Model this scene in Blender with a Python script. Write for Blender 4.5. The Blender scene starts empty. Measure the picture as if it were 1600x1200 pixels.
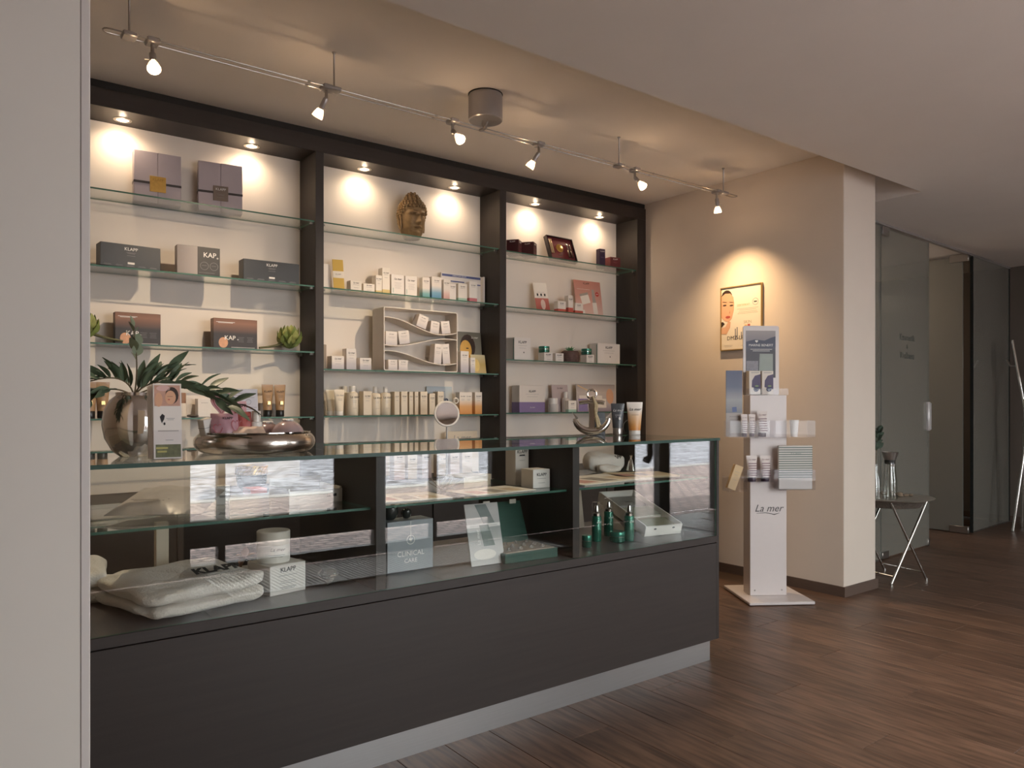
import bpy, math, random
from mathutils import Matrix, Vector
random.seed(7)
SC = bpy.context.scene
COL = SC.collection
PI = math.pi
R = math.radians

# ---------------------------------------------------------------- camera, sky, sun-less daylight, exposure
cam_d = bpy.data.cameras.new('camera')
cam_d.sensor_fit = 'HORIZONTAL'
cam_d.sensor_width = 36.0
cam_d.lens = 36.0 * 1187.0 / 1600.0
cam_d.shift_y = 30.0 / 1600.0
cam_d.clip_start = 0.02
cam = bpy.data.objects.new('camera', cam_d)
cam.location = (0, 0, 1.2)
cam.rotation_euler = (R(90), 0, -math.atan2(0.6044, 0.7967))
COL.objects.link(cam)
SC.camera = cam

world = bpy.data.worlds.new('sky')
SC.world = world
world.use_nodes = True
wn = world.node_tree
wn.nodes['Background'].inputs[0].default_value = (0.97, 0.98, 1.0, 1)
wn.nodes['Background'].inputs[1].default_value = 6.0

SC.view_settings.view_transform = 'Standard'
SC.view_settings.look = 'None'
SC.view_settings.gamma = 1.0
SC.view_settings.use_curve_mapping = False
SC.view_settings.exposure = 0.48
SC.cycles.transparent_max_bounces = 40
SC.cycles.max_bounces = 10
SC.cycles.diffuse_bounces = 6
SC.cycles.caustics_reflective = False
SC.cycles.caustics_refractive = False
SC.cycles.use_denoising = True

sun_d = bpy.data.lights.new('sun', 'SUN')       # high sun along the street, it never reaches into the room
sun_d.energy = 12.0; sun_d.angle = R(0.6); sun_d.color = (1.0, 0.95, 0.88)
sun = bpy.data.objects.new('sun', sun_d)
sun.rotation_euler = Vector((-0.55, -0.30, -0.78)).to_track_quat('-Z', 'Y').to_euler()
COL.objects.link(sun)

WARM = (1.0, 0.76, 0.52)
def portal(x0, x1, z0, z1, y):
    d = bpy.data.lights.new('daylight_portal', 'AREA')
    d.shape = 'RECTANGLE'; d.size = x1 - x0; d.size_y = z1 - z0
    d.cycles.is_portal = True
    o = bpy.data.objects.new('daylight_portal', d)
    o.location = ((x0 + x1) / 2, y, (z0 + z1) / 2)
    o.rotation_euler = (R(90), 0, 0)          # -Z of the lamp looks to +Y after this turn
    COL.objects.link(o)
portal(1.35, 3.96, 0.08, 2.45, -1.06)
portal(5.74, 7.10, 0.03, 2.45, -1.06)

def spot(loc, direction, power, angle, blend=0.6, radius=0.015, color=WARM):
    d = bpy.data.lights.new('spot_bulb', 'SPOT')
    d.energy = power; d.spot_size = R(angle); d.spot_blend = blend
    d.shadow_soft_size = radius; d.color = color
    o = bpy.data.objects.new('spot_bulb', d)
    o.location = loc
    o.rotation_euler = Vector(direction).to_track_quat('-Z', 'Y').to_euler()
    COL.objects.link(o)
    return o

# ---------------------------------------------------------------- materials
def lin(h):
    h = h.lstrip('#')
    out = []
    for i in (0, 2, 4):
        c = int(h[i:i + 2], 16) / 255
        out.append(c / 12.92 if c <= 0.04045 else ((c + 0.055) / 1.055) ** 2.4)
    return (*out, 1)

MATS = {}
def pm(name, color, rough=0.5, metal=0.0, spec=0.5, var=0.06, scale=30.0, stretch=(1, 1, 1), bump=0.0, coat=0.0,
       emit=None, estr=0.0, sheen=0.0, trans=0.0, obj_random=0.0, contrast=False):
    if name in MATS:
        return MATS[name]
    m = bpy.data.materials.new(name); m.use_nodes = True
    nt = m.node_tree; b = nt.nodes['Principled BSDF']
    b.inputs['Roughness'].default_value = rough
    b.inputs['Metallic'].default_value = metal
    b.inputs['Specular IOR Level'].default_value = spec
    b.inputs['Coat Weight'].default_value = coat
    b.inputs['Sheen Weight'].default_value = sheen
    b.inputs['Transmission Weight'].default_value = trans
    c = lin(color) if isinstance(color, str) else color
    if var or bump or obj_random:
        tc = nt.nodes.new('ShaderNodeTexCoord'); mp = nt.nodes.new('ShaderNodeMapping')
        mp.inputs['Scale'].default_value = stretch
        nz = nt.nodes.new('ShaderNodeTexNoise'); nz.inputs['Scale'].default_value = scale
        nz.inputs['Detail'].default_value = 5
        nt.links.new(tc.outputs['Object'], mp.inputs[0]); nt.links.new(mp.outputs[0], nz.inputs[0])
        mix = nt.nodes.new('ShaderNodeMix'); mix.data_type = 'RGBA'
        mix.inputs[6].default_value = tuple(max(0, x * (1 - var * 2)) for x in c[:3]) + (1,)
        mix.inputs[7].default_value = tuple(min(1, x * (1 + var * 2)) for x in c[:3]) + (1,)
        if contrast:
            cr = nt.nodes.new('ShaderNodeMapRange'); cr.inputs[1].default_value = 0.36; cr.inputs[2].default_value = 0.64
            nt.links.new(nz.outputs[0], cr.inputs[0]); nt.links.new(cr.outputs[0], mix.inputs[0])
        else:
            nt.links.new(nz.outputs[0], mix.inputs[0])
        last = mix.outputs[2]
        if obj_random:
            oi = nt.nodes.new('ShaderNodeObjectInfo')
            nt.links.new(oi.outputs['Random'], mp.inputs['Location'])
            add = nt.nodes.new('ShaderNodeVectorMath'); add.operation = 'SCALE'
            cmb = nt.nodes.new('ShaderNodeCombineXYZ')
            for k in range(3):
                nt.links.new(oi.outputs['Random'], cmb.inputs[k])
            nt.links.new(cmb.outputs[0], add.inputs[0]); add.inputs['Scale'].default_value = 37.0
            nt.links.new(add.outputs[0], mp.inputs['Location'])
            hsv = nt.nodes.new('ShaderNodeHueSaturation')
            mr = nt.nodes.new('ShaderNodeMapRange')
            mr.inputs[3].default_value = 1 - obj_random; mr.inputs[4].default_value = 1 + obj_random
            nt.links.new(oi.outputs['Random'], mr.inputs[0]); nt.links.new(mr.outputs[0], hsv.inputs['Value'])
            nt.links.new(last, hsv.inputs['Color']); last = hsv.outputs[0]
        nt.links.new(last, b.inputs['Base Color'])
        if bump:
            bp = nt.nodes.new('ShaderNodeBump'); bp.inputs['Strength'].default_value = bump
            bp.inputs['Distance'].default_value = 0.004
            nt.links.new(nz.outputs[0], bp.inputs['Height']); nt.links.new(bp.outputs[0], b.inputs['Normal'])
    else:
        b.inputs['Base Color'].default_value = c
    if emit:
        b.inputs['Emission Color'].default_value = lin(emit) if isinstance(emit, str) else emit
        b.inputs['Emission Strength'].default_value = estr
    MATS[name] = m
    return m

def grad(name, stops, rough=0.45, axis='Z', constant=False, metal=0.0, coat=0.0):
    """printed card: colour bands up the height (or across) of the object"""
    if name in MATS:
        return MATS[name]
    m = bpy.data.materials.new(name); m.use_nodes = True
    nt = m.node_tree; b = nt.nodes['Principled BSDF']
    b.inputs['Roughness'].default_value = rough; b.inputs['Metallic'].default_value = metal
    b.inputs['Coat Weight'].default_value = coat
    tc = nt.nodes.new('ShaderNodeTexCoord'); sp = nt.nodes.new('ShaderNodeSeparateXYZ')
    rp = nt.nodes.new('ShaderNodeValToRGB')
    rp.color_ramp.interpolation = 'CONSTANT' if constant else 'LINEAR'
    el = rp.color_ramp.elements
    while len(el) < len(stops):
        el.new(0.5)
    for e, (p, c) in zip(el, stops):
        e.position = p
    for e, (p, c) in zip(el, stops):
        e.color = lin(c)
    nt.links.new(tc.outputs['Generated'], sp.inputs[0])
    nt.links.new(sp.outputs[axis], rp.inputs[0]); nt.links.new(rp.outputs[0], b.inputs['Base Color'])
    MATS[name] = m
    return m

def thin_glass(name, tint=(0.96, 0.985, 0.97), r0=0.045, rough=0.0, gloss=(1, 1, 1), haze=0.0, hazecol='#888880'):
    """pane: clear straight-through light plus a mirror part that grows towards grazing angles"""
    if name in MATS:
        return MATS[name]
    m = bpy.data.materials.new(name); m.use_nodes = True
    nt = m.node_tree; nt.nodes.clear()
    out = nt.nodes.new('ShaderNodeOutputMaterial')
    tr = nt.nodes.new('ShaderNodeBsdfTransparent'); tr.inputs[0].default_value = (*tint, 1)
    gl = nt.nodes.new('ShaderNodeBsdfGlossy'); gl.inputs['Roughness'].default_value = rough
    gl.inputs[0].default_value = (*gloss, 1)
    lw = nt.nodes.new('ShaderNodeLayerWeight'); lw.inputs[0].default_value = 0.5
    pw = nt.nodes.new('ShaderNodeMath'); pw.operation = 'POWER'; pw.inputs[1].default_value = 5.0
    ma = nt.nodes.new('ShaderNodeMath'); ma.operation = 'MULTIPLY_ADD'
    ma.inputs[1].default_value = 0.95 - r0; ma.inputs[2].default_value = r0
    mx = nt.nodes.new('ShaderNodeMixShader')
    nt.links.new(lw.outputs['Facing'], pw.inputs[0]); nt.links.new(pw.outputs[0], ma.inputs[0])
    nt.links.new(ma.outputs[0], mx.inputs[0])
    body = tr.outputs[0]
    if haze:
        df = nt.nodes.new('ShaderNodeBsdfDiffuse'); df.inputs[0].default_value = lin(hazecol)
        m2 = nt.nodes.new('ShaderNodeMixShader'); m2.inputs[0].default_value = haze
        nt.links.new(tr.outputs[0], m2.inputs[1]); nt.links.new(df.outputs[0], m2.inputs[2]); body = m2.outputs[0]
    nt.links.new(body, mx.inputs[1]); nt.links.new(gl.outputs[0], mx.inputs[2])
    nt.links.new(mx.outputs[0], out.inputs[0])
    MATS[name] = m
    return m

def glow(name, color, strength):
    if name in MATS:
        return MATS[name]
    m = bpy.data.materials.new(name); m.use_nodes = True
    nt = m.node_tree; nt.nodes.clear()
    o = nt.nodes.new('ShaderNodeOutputMaterial'); e = nt.nodes.new('ShaderNodeEmission')
    e.inputs[0].default_value = lin(color); e.inputs[1].default_value = strength
    nt.links.new(e.outputs[0], o.inputs[0]); MATS[name] = m
    return m

WALL = pm('wall_paint', '#d6cabd', 0.85, spec=0.2, var=0.015, scale=6)
WALLW = pm('wall_paint_white', '#e3dcd4', 0.85, spec=0.2, var=0.01, scale=6)
CEIL = pm('ceiling_paint', '#ece6df', 0.9, spec=0.15, var=0.015, scale=4)
DARK = pm('dark_laminate', '#332c29', 0.46, spec=0.4, var=0.12, scale=5, stretch=(0.6, 6, 14))
DARKV = pm('dark_laminate_upright', '#302a27', 0.5, spec=0.4, var=0.12, scale=5, stretch=(10, 10, 0.6))
BLACK = pm('shadow_gap_black', '#141312', 0.6, var=0.02)
PANEL = pm('white_back_panel', '#e4dcd3', 0.55, spec=0.3, var=0.01, scale=4)
STEEL = pm('brushed_steel', '#b9b7b6', 0.32, metal=0.85, var=0.04, scale=8, stretch=(0.5, 1, 30))
CHROME = pm('chrome', '#dad7d2', 0.08, metal=1.0, var=0)
SATIN = pm('satin_nickel', '#a7a29d', 0.3, metal=0.9, var=0.02)
CANM = pm('silver_lacquer', '#a09c9c', 0.35, metal=0.55, var=0.02)
BASEB = pm('brown_baseboard', '#5b4a40', 0.5, var=0.1, scale=8, stretch=(2, 2, 20))
GLASS = thin_glass('shelf_glass', (0.965, 0.985, 0.972), 0.04)
GEDGE = pm('green_glass_edge', '#3c6656', 0.35, spec=0.35, var=0.05)
CGLASS = thin_glass('counter_glass', (0.97, 0.985, 0.975), 0.06)
ACRYL = thin_glass('clear_acrylic', (0.97, 0.97, 0.98), 0.012)
CLEARG = thin_glass('clear_drinking_glass', (0.9, 0.91, 0.9), 0.08)
WHITE = pm('white_card', '#e6e0da', 0.5, var=0.01)
CREAM = pm('cream_card', '#ddd3c6', 0.5, var=0.01)
WPLAS = pm('white_plastic', '#e8e3dc', 0.3, var=0.01)
INK = pm('black_ink', '#222124', 0.6, var=0)
GINK = pm('grey_ink', '#8d8a8a', 0.6, var=0)
WINK = pm('white_ink', '#e9e6e2', 0.6, var=0)
GOLD = pm('gold_foil', '#c9a35c', 0.3, metal=0.8, var=0.1, scale=60)
PAPER = pm('paper', '#e9e3d8', 0.7, var=0.02)

# ---------------------------------------------------------------- mesh builder
class MB:
    def __init__(self):
        self.v = []; self.f = []; self.m = []
    def add(self, vs, fs, mi=0):
        n = len(self.v); self.v += [tuple(p) for p in vs]
        self.f += [tuple(i + n for i in f) for f in fs]; self.m += [mi] * len(fs)
        return self
    def box(self, x0, x1, y0, y1, z0, z1, mi=0, c=0.0):
        if c <= 0:
            vs = [(x, y, z) for z in (z0, z1) for y in (y0, y1) for x in (x0, x1)]
            fs = [(0, 2, 3, 1), (4, 5, 7, 6), (0, 1, 5, 4), (2, 6, 7, 3), (0, 4, 6, 2), (1, 3, 7, 5)]
            return self.add(vs, fs, mi)
        vs = []; idx = {}
        X = (x0, x1); Y = (y0, y1); Z = (z0, z1)
        for a in (0, 1):
            for b in (0, 1):
                for d in (0, 1):
                    s = (1 if a == 0 else -1, 1 if b == 0 else -1, 1 if d == 0 else -1)
                    for k in range(3):
                        p = [X[a] + s[0] * c, Y[b] + s[1] * c, Z[d] + s[2] * c]
                        p[k] = (X[a], Y[b], Z[d])[k]
                        idx[(a, b, d, k)] = len(vs); vs.append(tuple(p))
        fs = []
        def q(l):
            fs.append(l)
        for k in range(3):
            o = [i for i in range(3) if i != k]
            for s in (0, 1):
                l = []
                for u, w in ((0, 0), (1, 0), (1, 1), (0, 1)):
                    t = [0, 0, 0]; t[k] = s; t[o[0]] = u; t[o[1]] = w
                    l.append(idx[(*t, k)])
                q(tuple(l))
        for k in range(3):
            o = [i for i in range(3) if i != k]
            for u in (0, 1):
                for w in (0, 1):
                    t0 = [0, 0, 0]; t0[o[0]] = u; t0[o[1]] = w; t1 = list(t0); t1[k] = 1
                    q((idx[(*t0, o[0])], idx[(*t1, o[0])], idx[(*t1, o[1])], idx[(*t0, o[1])]))
        for a in (0, 1):
            for b in (0, 1):
                for d in (0, 1):
                    q((idx[(a, b, d, 0)], idx[(a, b, d, 1)], idx[(a, b, d, 2)]))
        # orient outward
        cx, cy, cz = (x0 + x1) / 2, (y0 + y1) / 2, (z0 + z1) / 2
        out = []
        for f in fs:
            p = [Vector(vs[i]) for i in f]
            n = (p[1] - p[0]).cross(p[2] - p[0]); ce = sum(p, Vector()) / len(p) - Vector((cx, cy, cz))
            out.append(f if n.dot(ce) > 0 else tuple(reversed(f)))
        return self.add(vs, out, mi)
    def lathe(self, prof, seg=20, mi=0, cx=0, cy=0, sx=1.0, sy=1.0, cap=True):
        vs = []; fs = []; n = len(prof)
        for i in range(seg):
            a = 2 * PI * i / seg
            for r, z in prof:
                vs.append((cx + r * math.cos(a) * sx, cy + r * math.sin(a) * sy, z))
        for i in range(seg):
            j = (i + 1) % seg
            for k in range(n - 1):
                fs.append((i * n + k, j * n + k, j * n + k + 1, i * n + k + 1))
        if cap and prof[0][0] > 1e-6:
            fs.append(tuple(reversed([i * n for i in range(seg)])))
        if cap and prof[-1][0] > 1e-6:
            fs.append(tuple(i * n + n - 1 for i in range(seg)))
        return self.add(vs, fs, mi)
    def loft(self, secs, seg=16, mi=0):
        """secs: (rx, ry, z[, cx, cy]) ellipses"""
        vs = []; fs = []; n = len(secs)
        for s in secs:
            rx, ry, z = s[:3]; cx, cy = (s[3], s[4]) if len(s) > 3 else (0, 0)
            for i in range(seg):
                a = 2 * PI * i / seg
                vs.append((cx + rx * math.cos(a), cy + ry * math.sin(a), z))
        for k in range(n - 1):
            for i in range(seg):
                j = (i + 1) % seg
                fs.append((k * seg + i, k * seg + j, (k + 1) * seg + j, (k + 1) * seg + i))
        fs.append(tuple(reversed(range(seg)))); fs.append(tuple((n - 1) * seg + i for i in range(seg)))
        return self.add(vs, fs, mi)
    def tube(self, pts, r, seg=8, mi=0, closed=False):
        pts = [Vector(p) for p in pts]; n = len(pts); vs = []; fs = []
        rs = r if isinstance(r, (list, tuple)) else [r] * n
        up = None
        for i, p in enumerate(pts):
            if closed:
                t = pts[(i + 1) % n] - pts[i - 1]
            else:
                t = pts[min(i + 1, n - 1)] - pts[max(i - 1, 0)]
            t.normalize()
            if up is None:
                up = Vector((0, 0, 1)) if abs(t.z) < 0.9 else Vector((1, 0, 0))
            a = t.cross(up)
            if a.length < 1e-4:
                a = t.orthogonal()
            a.normalize(); b = a.cross(t).normalized(); up = b
            for k in range(seg):
                g = 2 * PI * k / seg
                vs.append(p + (a * math.cos(g) + b * math.sin(g)) * rs[i])
        m = n if closed else n - 1
        for i in range(m):
            j = (i + 1) % n
            for k in range(seg):
                l = (k + 1) % seg
                fs.append((i * seg + k, j * seg + k, j * seg + l, i * seg + l))
        if not closed:
            fs.append(tuple(range(seg))); fs.append(tuple(reversed([(n - 1) * seg + k for k in range(seg)])))
        return self.add(vs, fs, mi)
    def prism(self, poly, y0, y1, mi=0):
        """polygon in x,z (counter-clockwise seen from -y) pushed from y0 to y1"""
        n = len(poly)
        vs = [(x, y0, z) for x, z in poly] + [(x, y1, z) for x, z in poly]
        fs = [tuple(range(n)), tuple(reversed(range(n, 2 * n)))]
        for i in range(n):
            j = (i + 1) % n
            fs.append((j, i, i + n, j + n))
        return self.add(vs, fs, mi)
    def slab(self, poly, z0, z1, mi=0):
        n = len(poly)
        vs = [(x, y, z0) for x, y in poly] + [(x, y, z1) for x, y in poly]
        fs = [tuple(reversed(range(n))), tuple(range(n, 2 * n))]
        for i in range(n):
            j = (i + 1) % n
            fs.append((i, j, j + n, i + n))
        return self.add(vs, fs, mi)
    def sphere(self, c, r, seg=14, rings=8, mi=0, s=(1, 1, 1)):
        prof = [(r * math.sin(PI * k / rings), -r * math.cos(PI * k / rings)) for k in range(rings + 1)]
        prof[0] = (0, -r); prof[-1] = (0, r)
        t = MB(); t.lathe(prof, seg)
        return self.add([(c[0] + x * s[0], c[1] + y * s[1], c[2] + z * s[2]) for x, y, z in t.v], t.f, mi)
    def xf(self, M):
        self.v = [tuple(M @ Vector(p)) for p in self.v]
        return self
    def join(self, o, M=None, mi=None):
        vs = o.v if M is None else [M @ Vector(p) for p in o.v]
        n = len(self.v); self.v += [tuple(p) for p in vs]
        self.f += [tuple(i + n for i in f) for f in o.f]; self.m += o.m if mi is None else [mi] * len(o.f)
        return self
    def mesh(self, name, mats, smooth=True):
        me = bpy.data.meshes.new(name); me.from_pydata(self.v, [], self.f)
        if not isinstance(mats, (list, tuple)):
            mats = [mats]
        for m in mats:
            me.materials.append(m)
        me.polygons.foreach_set('material_index', self.m)
        if smooth:
            me.polygons.foreach_set('use_smooth', [True] * len(self.f))
            me.update()
            me.set_sharp_from_angle(angle=R(38))
        me.update()
        return me
    def obj(self, name, mats, parent=None, loc=None, rz=0.0, smooth=True):
        return put(name, self.mesh(name, mats, smooth), parent, loc, rz)

def put(name, data, parent=None, loc=None, rz=0.0):
    o = bpy.data.objects.new(name, data); COL.objects.link(o)
    if parent is not None:
        o.parent = parent
    if loc is not None:
        o.location = loc
    if rz:
        o.rotation_euler = (0, 0, rz)
    return o

def tag(o, label, cat, group=None, kind=None):
    o['label'] = label; o['category'] = cat
    if group: o['group'] = group
    if kind: o['kind'] = kind
    return o

def thing(name, label, cat, loc=(0, 0, 0), rz=0.0, group=None):
    return tag(put(name, None, None, loc, rz), label, cat, group)

def struct(name, mb, mats, parent=None, smooth=False):
    o = mb.obj(name, mats, parent, smooth=smooth)
    if parent is None: o['kind'] = 'structure'
    return o

def dup(root, loc, rz, label, group=None):
    r = root.copy(); COL.objects.link(r); r.location = loc; r.rotation_euler = (0, 0, rz)
    r['label'] = label
    if group: r['group'] = group
    for ch in list(root.children):
        c = ch.copy(); COL.objects.link(c); c.parent = r
        for g in ch.children:
            d = g.copy(); COL.objects.link(d); d.parent = c
    return r

FONTS = {}
def text(parent, s, size, x, y, z, mat, align='CENTER', shear=0.0, name='lettering', rot=None, bold=0.0):
    key = (s, round(size, 4), mat.name, align, shear, bold)
    if key not in FONTS:
        c = bpy.data.curves.new('lettering', 'FONT'); c.body = s; c.size = size
        c.align_x = align; c.align_y = 'CENTER'; c.shear = shear; c.offset = bold * size; c.resolution_u = 2
        c.extrude = 0.0002
        tmp = bpy.data.objects.new('lettering', c); COL.objects.link(tmp)
        bpy.context.view_layer.update()
        me = bpy.data.meshes.new_from_object(tmp); me.name = 'lettering'
        bpy.data.objects.remove(tmp); bpy.data.curves.remove(c)
        me.materials.clear(); me.materials.append(mat); FONTS[key] = me
    o = bpy.data.objects.new(name, FONTS[key]); COL.objects.link(o)
    o.parent = parent; o.location = (x, y, z); o.rotation_euler = rot or (R(90), 0, 0)
    return o

def lines(parent, x0, x1, y, zs, mat, t=0.0012, ragged=0.3, name='fine_print'):
    """rows of print too small to read"""
    b = MB()
    for i, z in enumerate(zs):
        k = (x1 - x0) * ragged * ((i * 37 % 10) / 10) / 2
        b.box(x0 + k, x1 - k, y - 0.0004, y, z - t / 2, z + t / 2)
    return b.obj(name, mat, parent, smooth=False)

# ---------------------------------------------------------------- builders for shop goods (base centre at origin, front to -y)
def carton(name, label, x0, x1, yf, z, h, d, mat, yaw=0.0, klapp=0.0, tz=0.78, ink=None, cat='carton', group=None, word='KLAPP',
           prints=2, shear=0.0, c=0.0012):
    w = x1 - x0
    o = MB().box(-w / 2, w / 2, -d / 2, d / 2, 0, h, c=c).obj(name, mat, None, ((x0 + x1) / 2, yf + d / 2, z), R(yaw))
    tag(o, label, cat, group)
    ink = ink or INK
    if klapp:
        text(o, word, klapp, 0, -d / 2 - 0.0008, h * tz, ink, shear=shear, bold=0.012)
    if prints:
        zs = [h * tz - klapp * 0.9 - 0.006 * i - (0.012 if i > 0 else 0) for i in range(prints)]
        lines(o, -w * 0.26, w * 0.26, -d / 2 - 0.0003, [q for q in zs if q > 0.006], GINK if ink is INK else ink, t=0.0014)
    flap = MB().box(-w * 0.46, w * 0.46, -d / 2 + 0.003, -d / 2 + 0.0045, h, h + 0.0006).obj('lid_flap', mat, o)
    return o

def tube_item(name, label, x, y, z, w, h, mat, capmat, word='La mer', ink=None, yaw=0.0, group=None, shear=0.3, size=None, cap=0.17, capr=0.36):
    o = thing(name, label, 'tube', (x, y, z), R(yaw), group)
    hc = h * cap
    MB().lathe([(0, 0), (w * capr * 0.96, 0), (w * capr, 0.002), (w * capr, hc - 0.002), (w * capr * 0.95, hc)], 18).obj('cap', capmat, o)
    b = MB(); n = 7; secs = []
    for i in range(n):
        t = i / (n - 1)
        secs.append((w * (0.37 + 0.13 * t), w * (0.37 * (1 - t) ** 0.8 + 0.02), hc + (h * 0.95 - hc) * t))
    secs.append((w * 0.5, w * 0.014, h))
    b.loft(secs, 20).obj('body', mat, o)
    if word:
        zt = h * 0.78; dep = w * (0.37 * (1 - (0.78 - cap) / (0.95 - cap)) ** 0.8 + 0.02)
        text(o, word, size or w * 0.26, 0, -dep - 0.003, zt, ink or INK, shear=shear)
        lines(o, -w * 0.22, w * 0.22, -dep - 0.006, [zt - w * 0.35, zt - w * 0.47], ink or GINK)
    return o

def bottle_item(name, label, x, y, z, r, h, mat, capmat, caph=0.2, capr=0.5, word=None, group=None, pump=False):
    o = thing(name, label, 'bottle', (x, y, z), 0, group)
    hb = h * (1 - caph)
    MB().lathe([(0, 0), (r * 0.95, 0), (r, 0.003), (r, hb * 0.9), (r * 0.9, hb * 0.96), (r * capr * 1.05, hb), (0, hb)], 20).obj('body', mat, o)
    MB().lathe([(0, hb), (r * capr, hb), (r * capr, h - 0.003), (r * capr * 0.9, h), (0, h)], 16).obj('cap', capmat, o)
    if word:
        text(o, word, r * 0.62, 0, -r - 0.001, hb * 0.78, INK)
        lines(o, -r * 0.45, r * 0.45, -r - 0.0002, [hb * 0.62, hb * 0.55, hb * 0.3], GINK)
    return o

def leaf_mesh(name, L, W, mat, fold=0.25):
    b = MB(); n = 6; vs = []; fs = []
    for i in range(n + 1):
        t = i / n; w = W * math.sin(PI * min(1, t * 0.96 + 0.02)) ** 0.8 * (1.1 - 0.45 * t)
        z = 0.06 * L * math.sin(PI * t)
        vs += [(L * t, -w / 2, z + fold * w / 2), (L * t, 0, z), (L * t, w / 2, z + fold * w / 2)]
    for i in range(n):
        a = i * 3
        fs += [(a, a + 3, a + 4, a + 1), (a + 1, a + 4, a + 5, a + 2)]
    # underside, so the leaf has thickness
    m = len(vs); vs += [(x, y, z - 0.0008) for x, y, z in vs]
    fs += [tuple(i + m for i in reversed(f)) for f in fs[:2 * n]]
    b.add(vs, fs)
    return b.mesh(name, mat)

def aim(o, direction, roll=0.0):
    q = Vector(direction).to_track_quat('X', 'Z')
    o.rotation_euler = (q @ Matrix.Rotation(roll, 3, 'X').to_quaternion()).to_euler()
#@@BODY
# ================================================================ THE SETTING
PLANK = pm('floor_plank_wood', '#654e40', 0.42, spec=0.4, var=0.18, scale=5, stretch=(11, 1.0, 11), obj_random=0.16, contrast=True)
FLOORB = pm('floor_base_wood', '#4f3f33', 0.4, spec=0.45, var=0.2, scale=9, stretch=(9, 0.9, 9))
floor = struct('floor', MB().box(-3, 10, -1.0, 6, -0.06, -0.004), FLOORB)
PW, PL = 0.19, 1.28
plank_me = MB().box(-PW / 2 + 0.0009, PW / 2 - 0.0009, -PL / 2 + 0.0009, PL / 2 - 0.0009, -0.0045, 0, c=0.0012).mesh('plank', PLANK, smooth=False)
ix = 0
x = 0.19
while x < 8.6:
    y = -0.95 + PL * ((ix * 0.37) % 1.0) - PL
    while y < 3.02:
        if (y > -0.99 or y + PL > 0.2) and not (x < 2.7 and y > 2.25):
            o = put('plank', plank_me, floor, (x, y + PL / 2, 0))
        y += PL
    x += PW; ix += 1

struct('ceiling', MB().box(-0.7, 5.13, 2.30, 4.6, 2.775, 2.85), CEIL)
struct('ceiling_lower', MB().slab([(-3, -1), (10, -1), (10, 6), (5.13, 6), (5.13, 2.336), (-3, 2.336)], 2.58, 2.78), CEIL)
struct('wall_back', MB().box(-0.65, 4.48, 4.42, 4.56, 0, 2.78), WALL)
struct('wall_right', MB().box(4.48, 4.865, 2.505, 6.0, 0, 2.78, c=0.004), WALL)
struct('wall_left', MB().box(-3, 0.213, 1.60, 2.12, 0, 2.585), WALLW)
struct('trim_1', MB().box(0.2125, 0.229, 1.598, 2.12, 0, 2.585, c=0.002), pm('corner_bead_paint', '#dad2ce', 0.6, var=0.01))
struct('wall_niche', MB().box(-0.8, -0.65, 2.12, 4.56, 0, 2.78), WALL)
struct('wall_side', MB().box(8.70, 8.85, -1.0, 6.0, 0, 2.6), pm('taupe_wall_paint', '#6b6158', 0.85, var=0.02))
struct('wall_outer', MB().box(-3.15, -3, -1.1, 2.2, 0, 2.7), WALL)
struct('wall_corridor', MB().box(4.86, 8.7, 5.2, 5.35, 0, 2.6), pm('corridor_paint', '#8f7f73', 0.85, var=0.02))
struct('baseboard_right', MB().slab([(4.468, 4.42), (4.468, 2.493), (4.877, 2.493), (4.877, 6.0), (4.866, 6.0), (4.866, 2.5045), (4.4795, 2.5045), (4.4795, 4.42)], 0, 0.062), BASEB)
struct('baseboard_side', MB().box(8.688, 8.70, -0.9, 5.2, 0, 0.062), BASEB)
struct('baseboard_corridor', MB().box(4.88, 8.688, 5.188, 5.2, 0, 0.08), BASEB)

# street front behind the viewer: dark frames, panes and the glazed street door
FRAME = pm('window_frame_anthracite', '#2b2a2a', 0.45, var=0.03)
struct('wall_front', MB().box(-3, 1.34, -1.12, -1.0, 0, 2.6), WALL)
struct('wall_front', MB().box(7.12, 8.75, -1.12, -1.0, 0, 2.6), WALL)
struct('wall_front', MB().box(1.34, 7.12, -1.12, -1.0, 2.45, 2.6), WALL)
def window(n, x0, x1, posts):
    w = put('window_%d' % n, None); w['kind'] = 'structure'
    xs = [x0] + posts + [x1]
    f = MB().box(x0, x1, -1.10, -1.02, 0, 0.075).box(x0, x1, -1.10, -1.02, 0.20, 0.385).box(x0, x1, -1.10, -1.02, 2.38, 2.45)
    f.obj('frame_rail', FRAME, w, smooth=False)
    for p in [x0 + 0.025] + posts + [x1 - 0.025]:
        MB().box(p - 0.025, p + 0.025, -1.095, -1.025, 0.0, 2.45, c=0.003).obj('frame_post', FRAME, w)
    for a, b in zip(xs[:-1], xs[1:]):
        MB().box(a + 0.02, b - 0.02, -1.065, -1.057, 0.07, 0.21).obj('pane', CLEARG_W, w, smooth=False)
        MB().box(a + 0.02, b - 0.02, -1.065, -1.057, 0.38, 2.39).obj('pane', CLEARG_W, w, smooth=False)
CLEARG_W = thin_glass('window_glass', (0.97, 0.98, 0.975), 0.04)
window(1, 1.34, 2.83, [1.60])
window(2, 2.83, 3.98, [3.34])
MB().box(2.43, 2.80, -1.022, -1.005, 0.385, 0.86, c=0.003).obj('infill_panel', FRAME, bpy.data.objects['window_1'])
struct('wall_front', MB().box(3.98, 5.72, -1.12, -1.0, 0, 2.45), pm('anthracite_cladding', '#3a3735', 0.6, var=0.04))
d = put('door_1', None); d['kind'] = 'structure'
MB().box(5.70, 5.745, -1.10, -1.02, 0, 2.45).obj('frame_post', FRAME, d, smooth=False)
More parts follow.
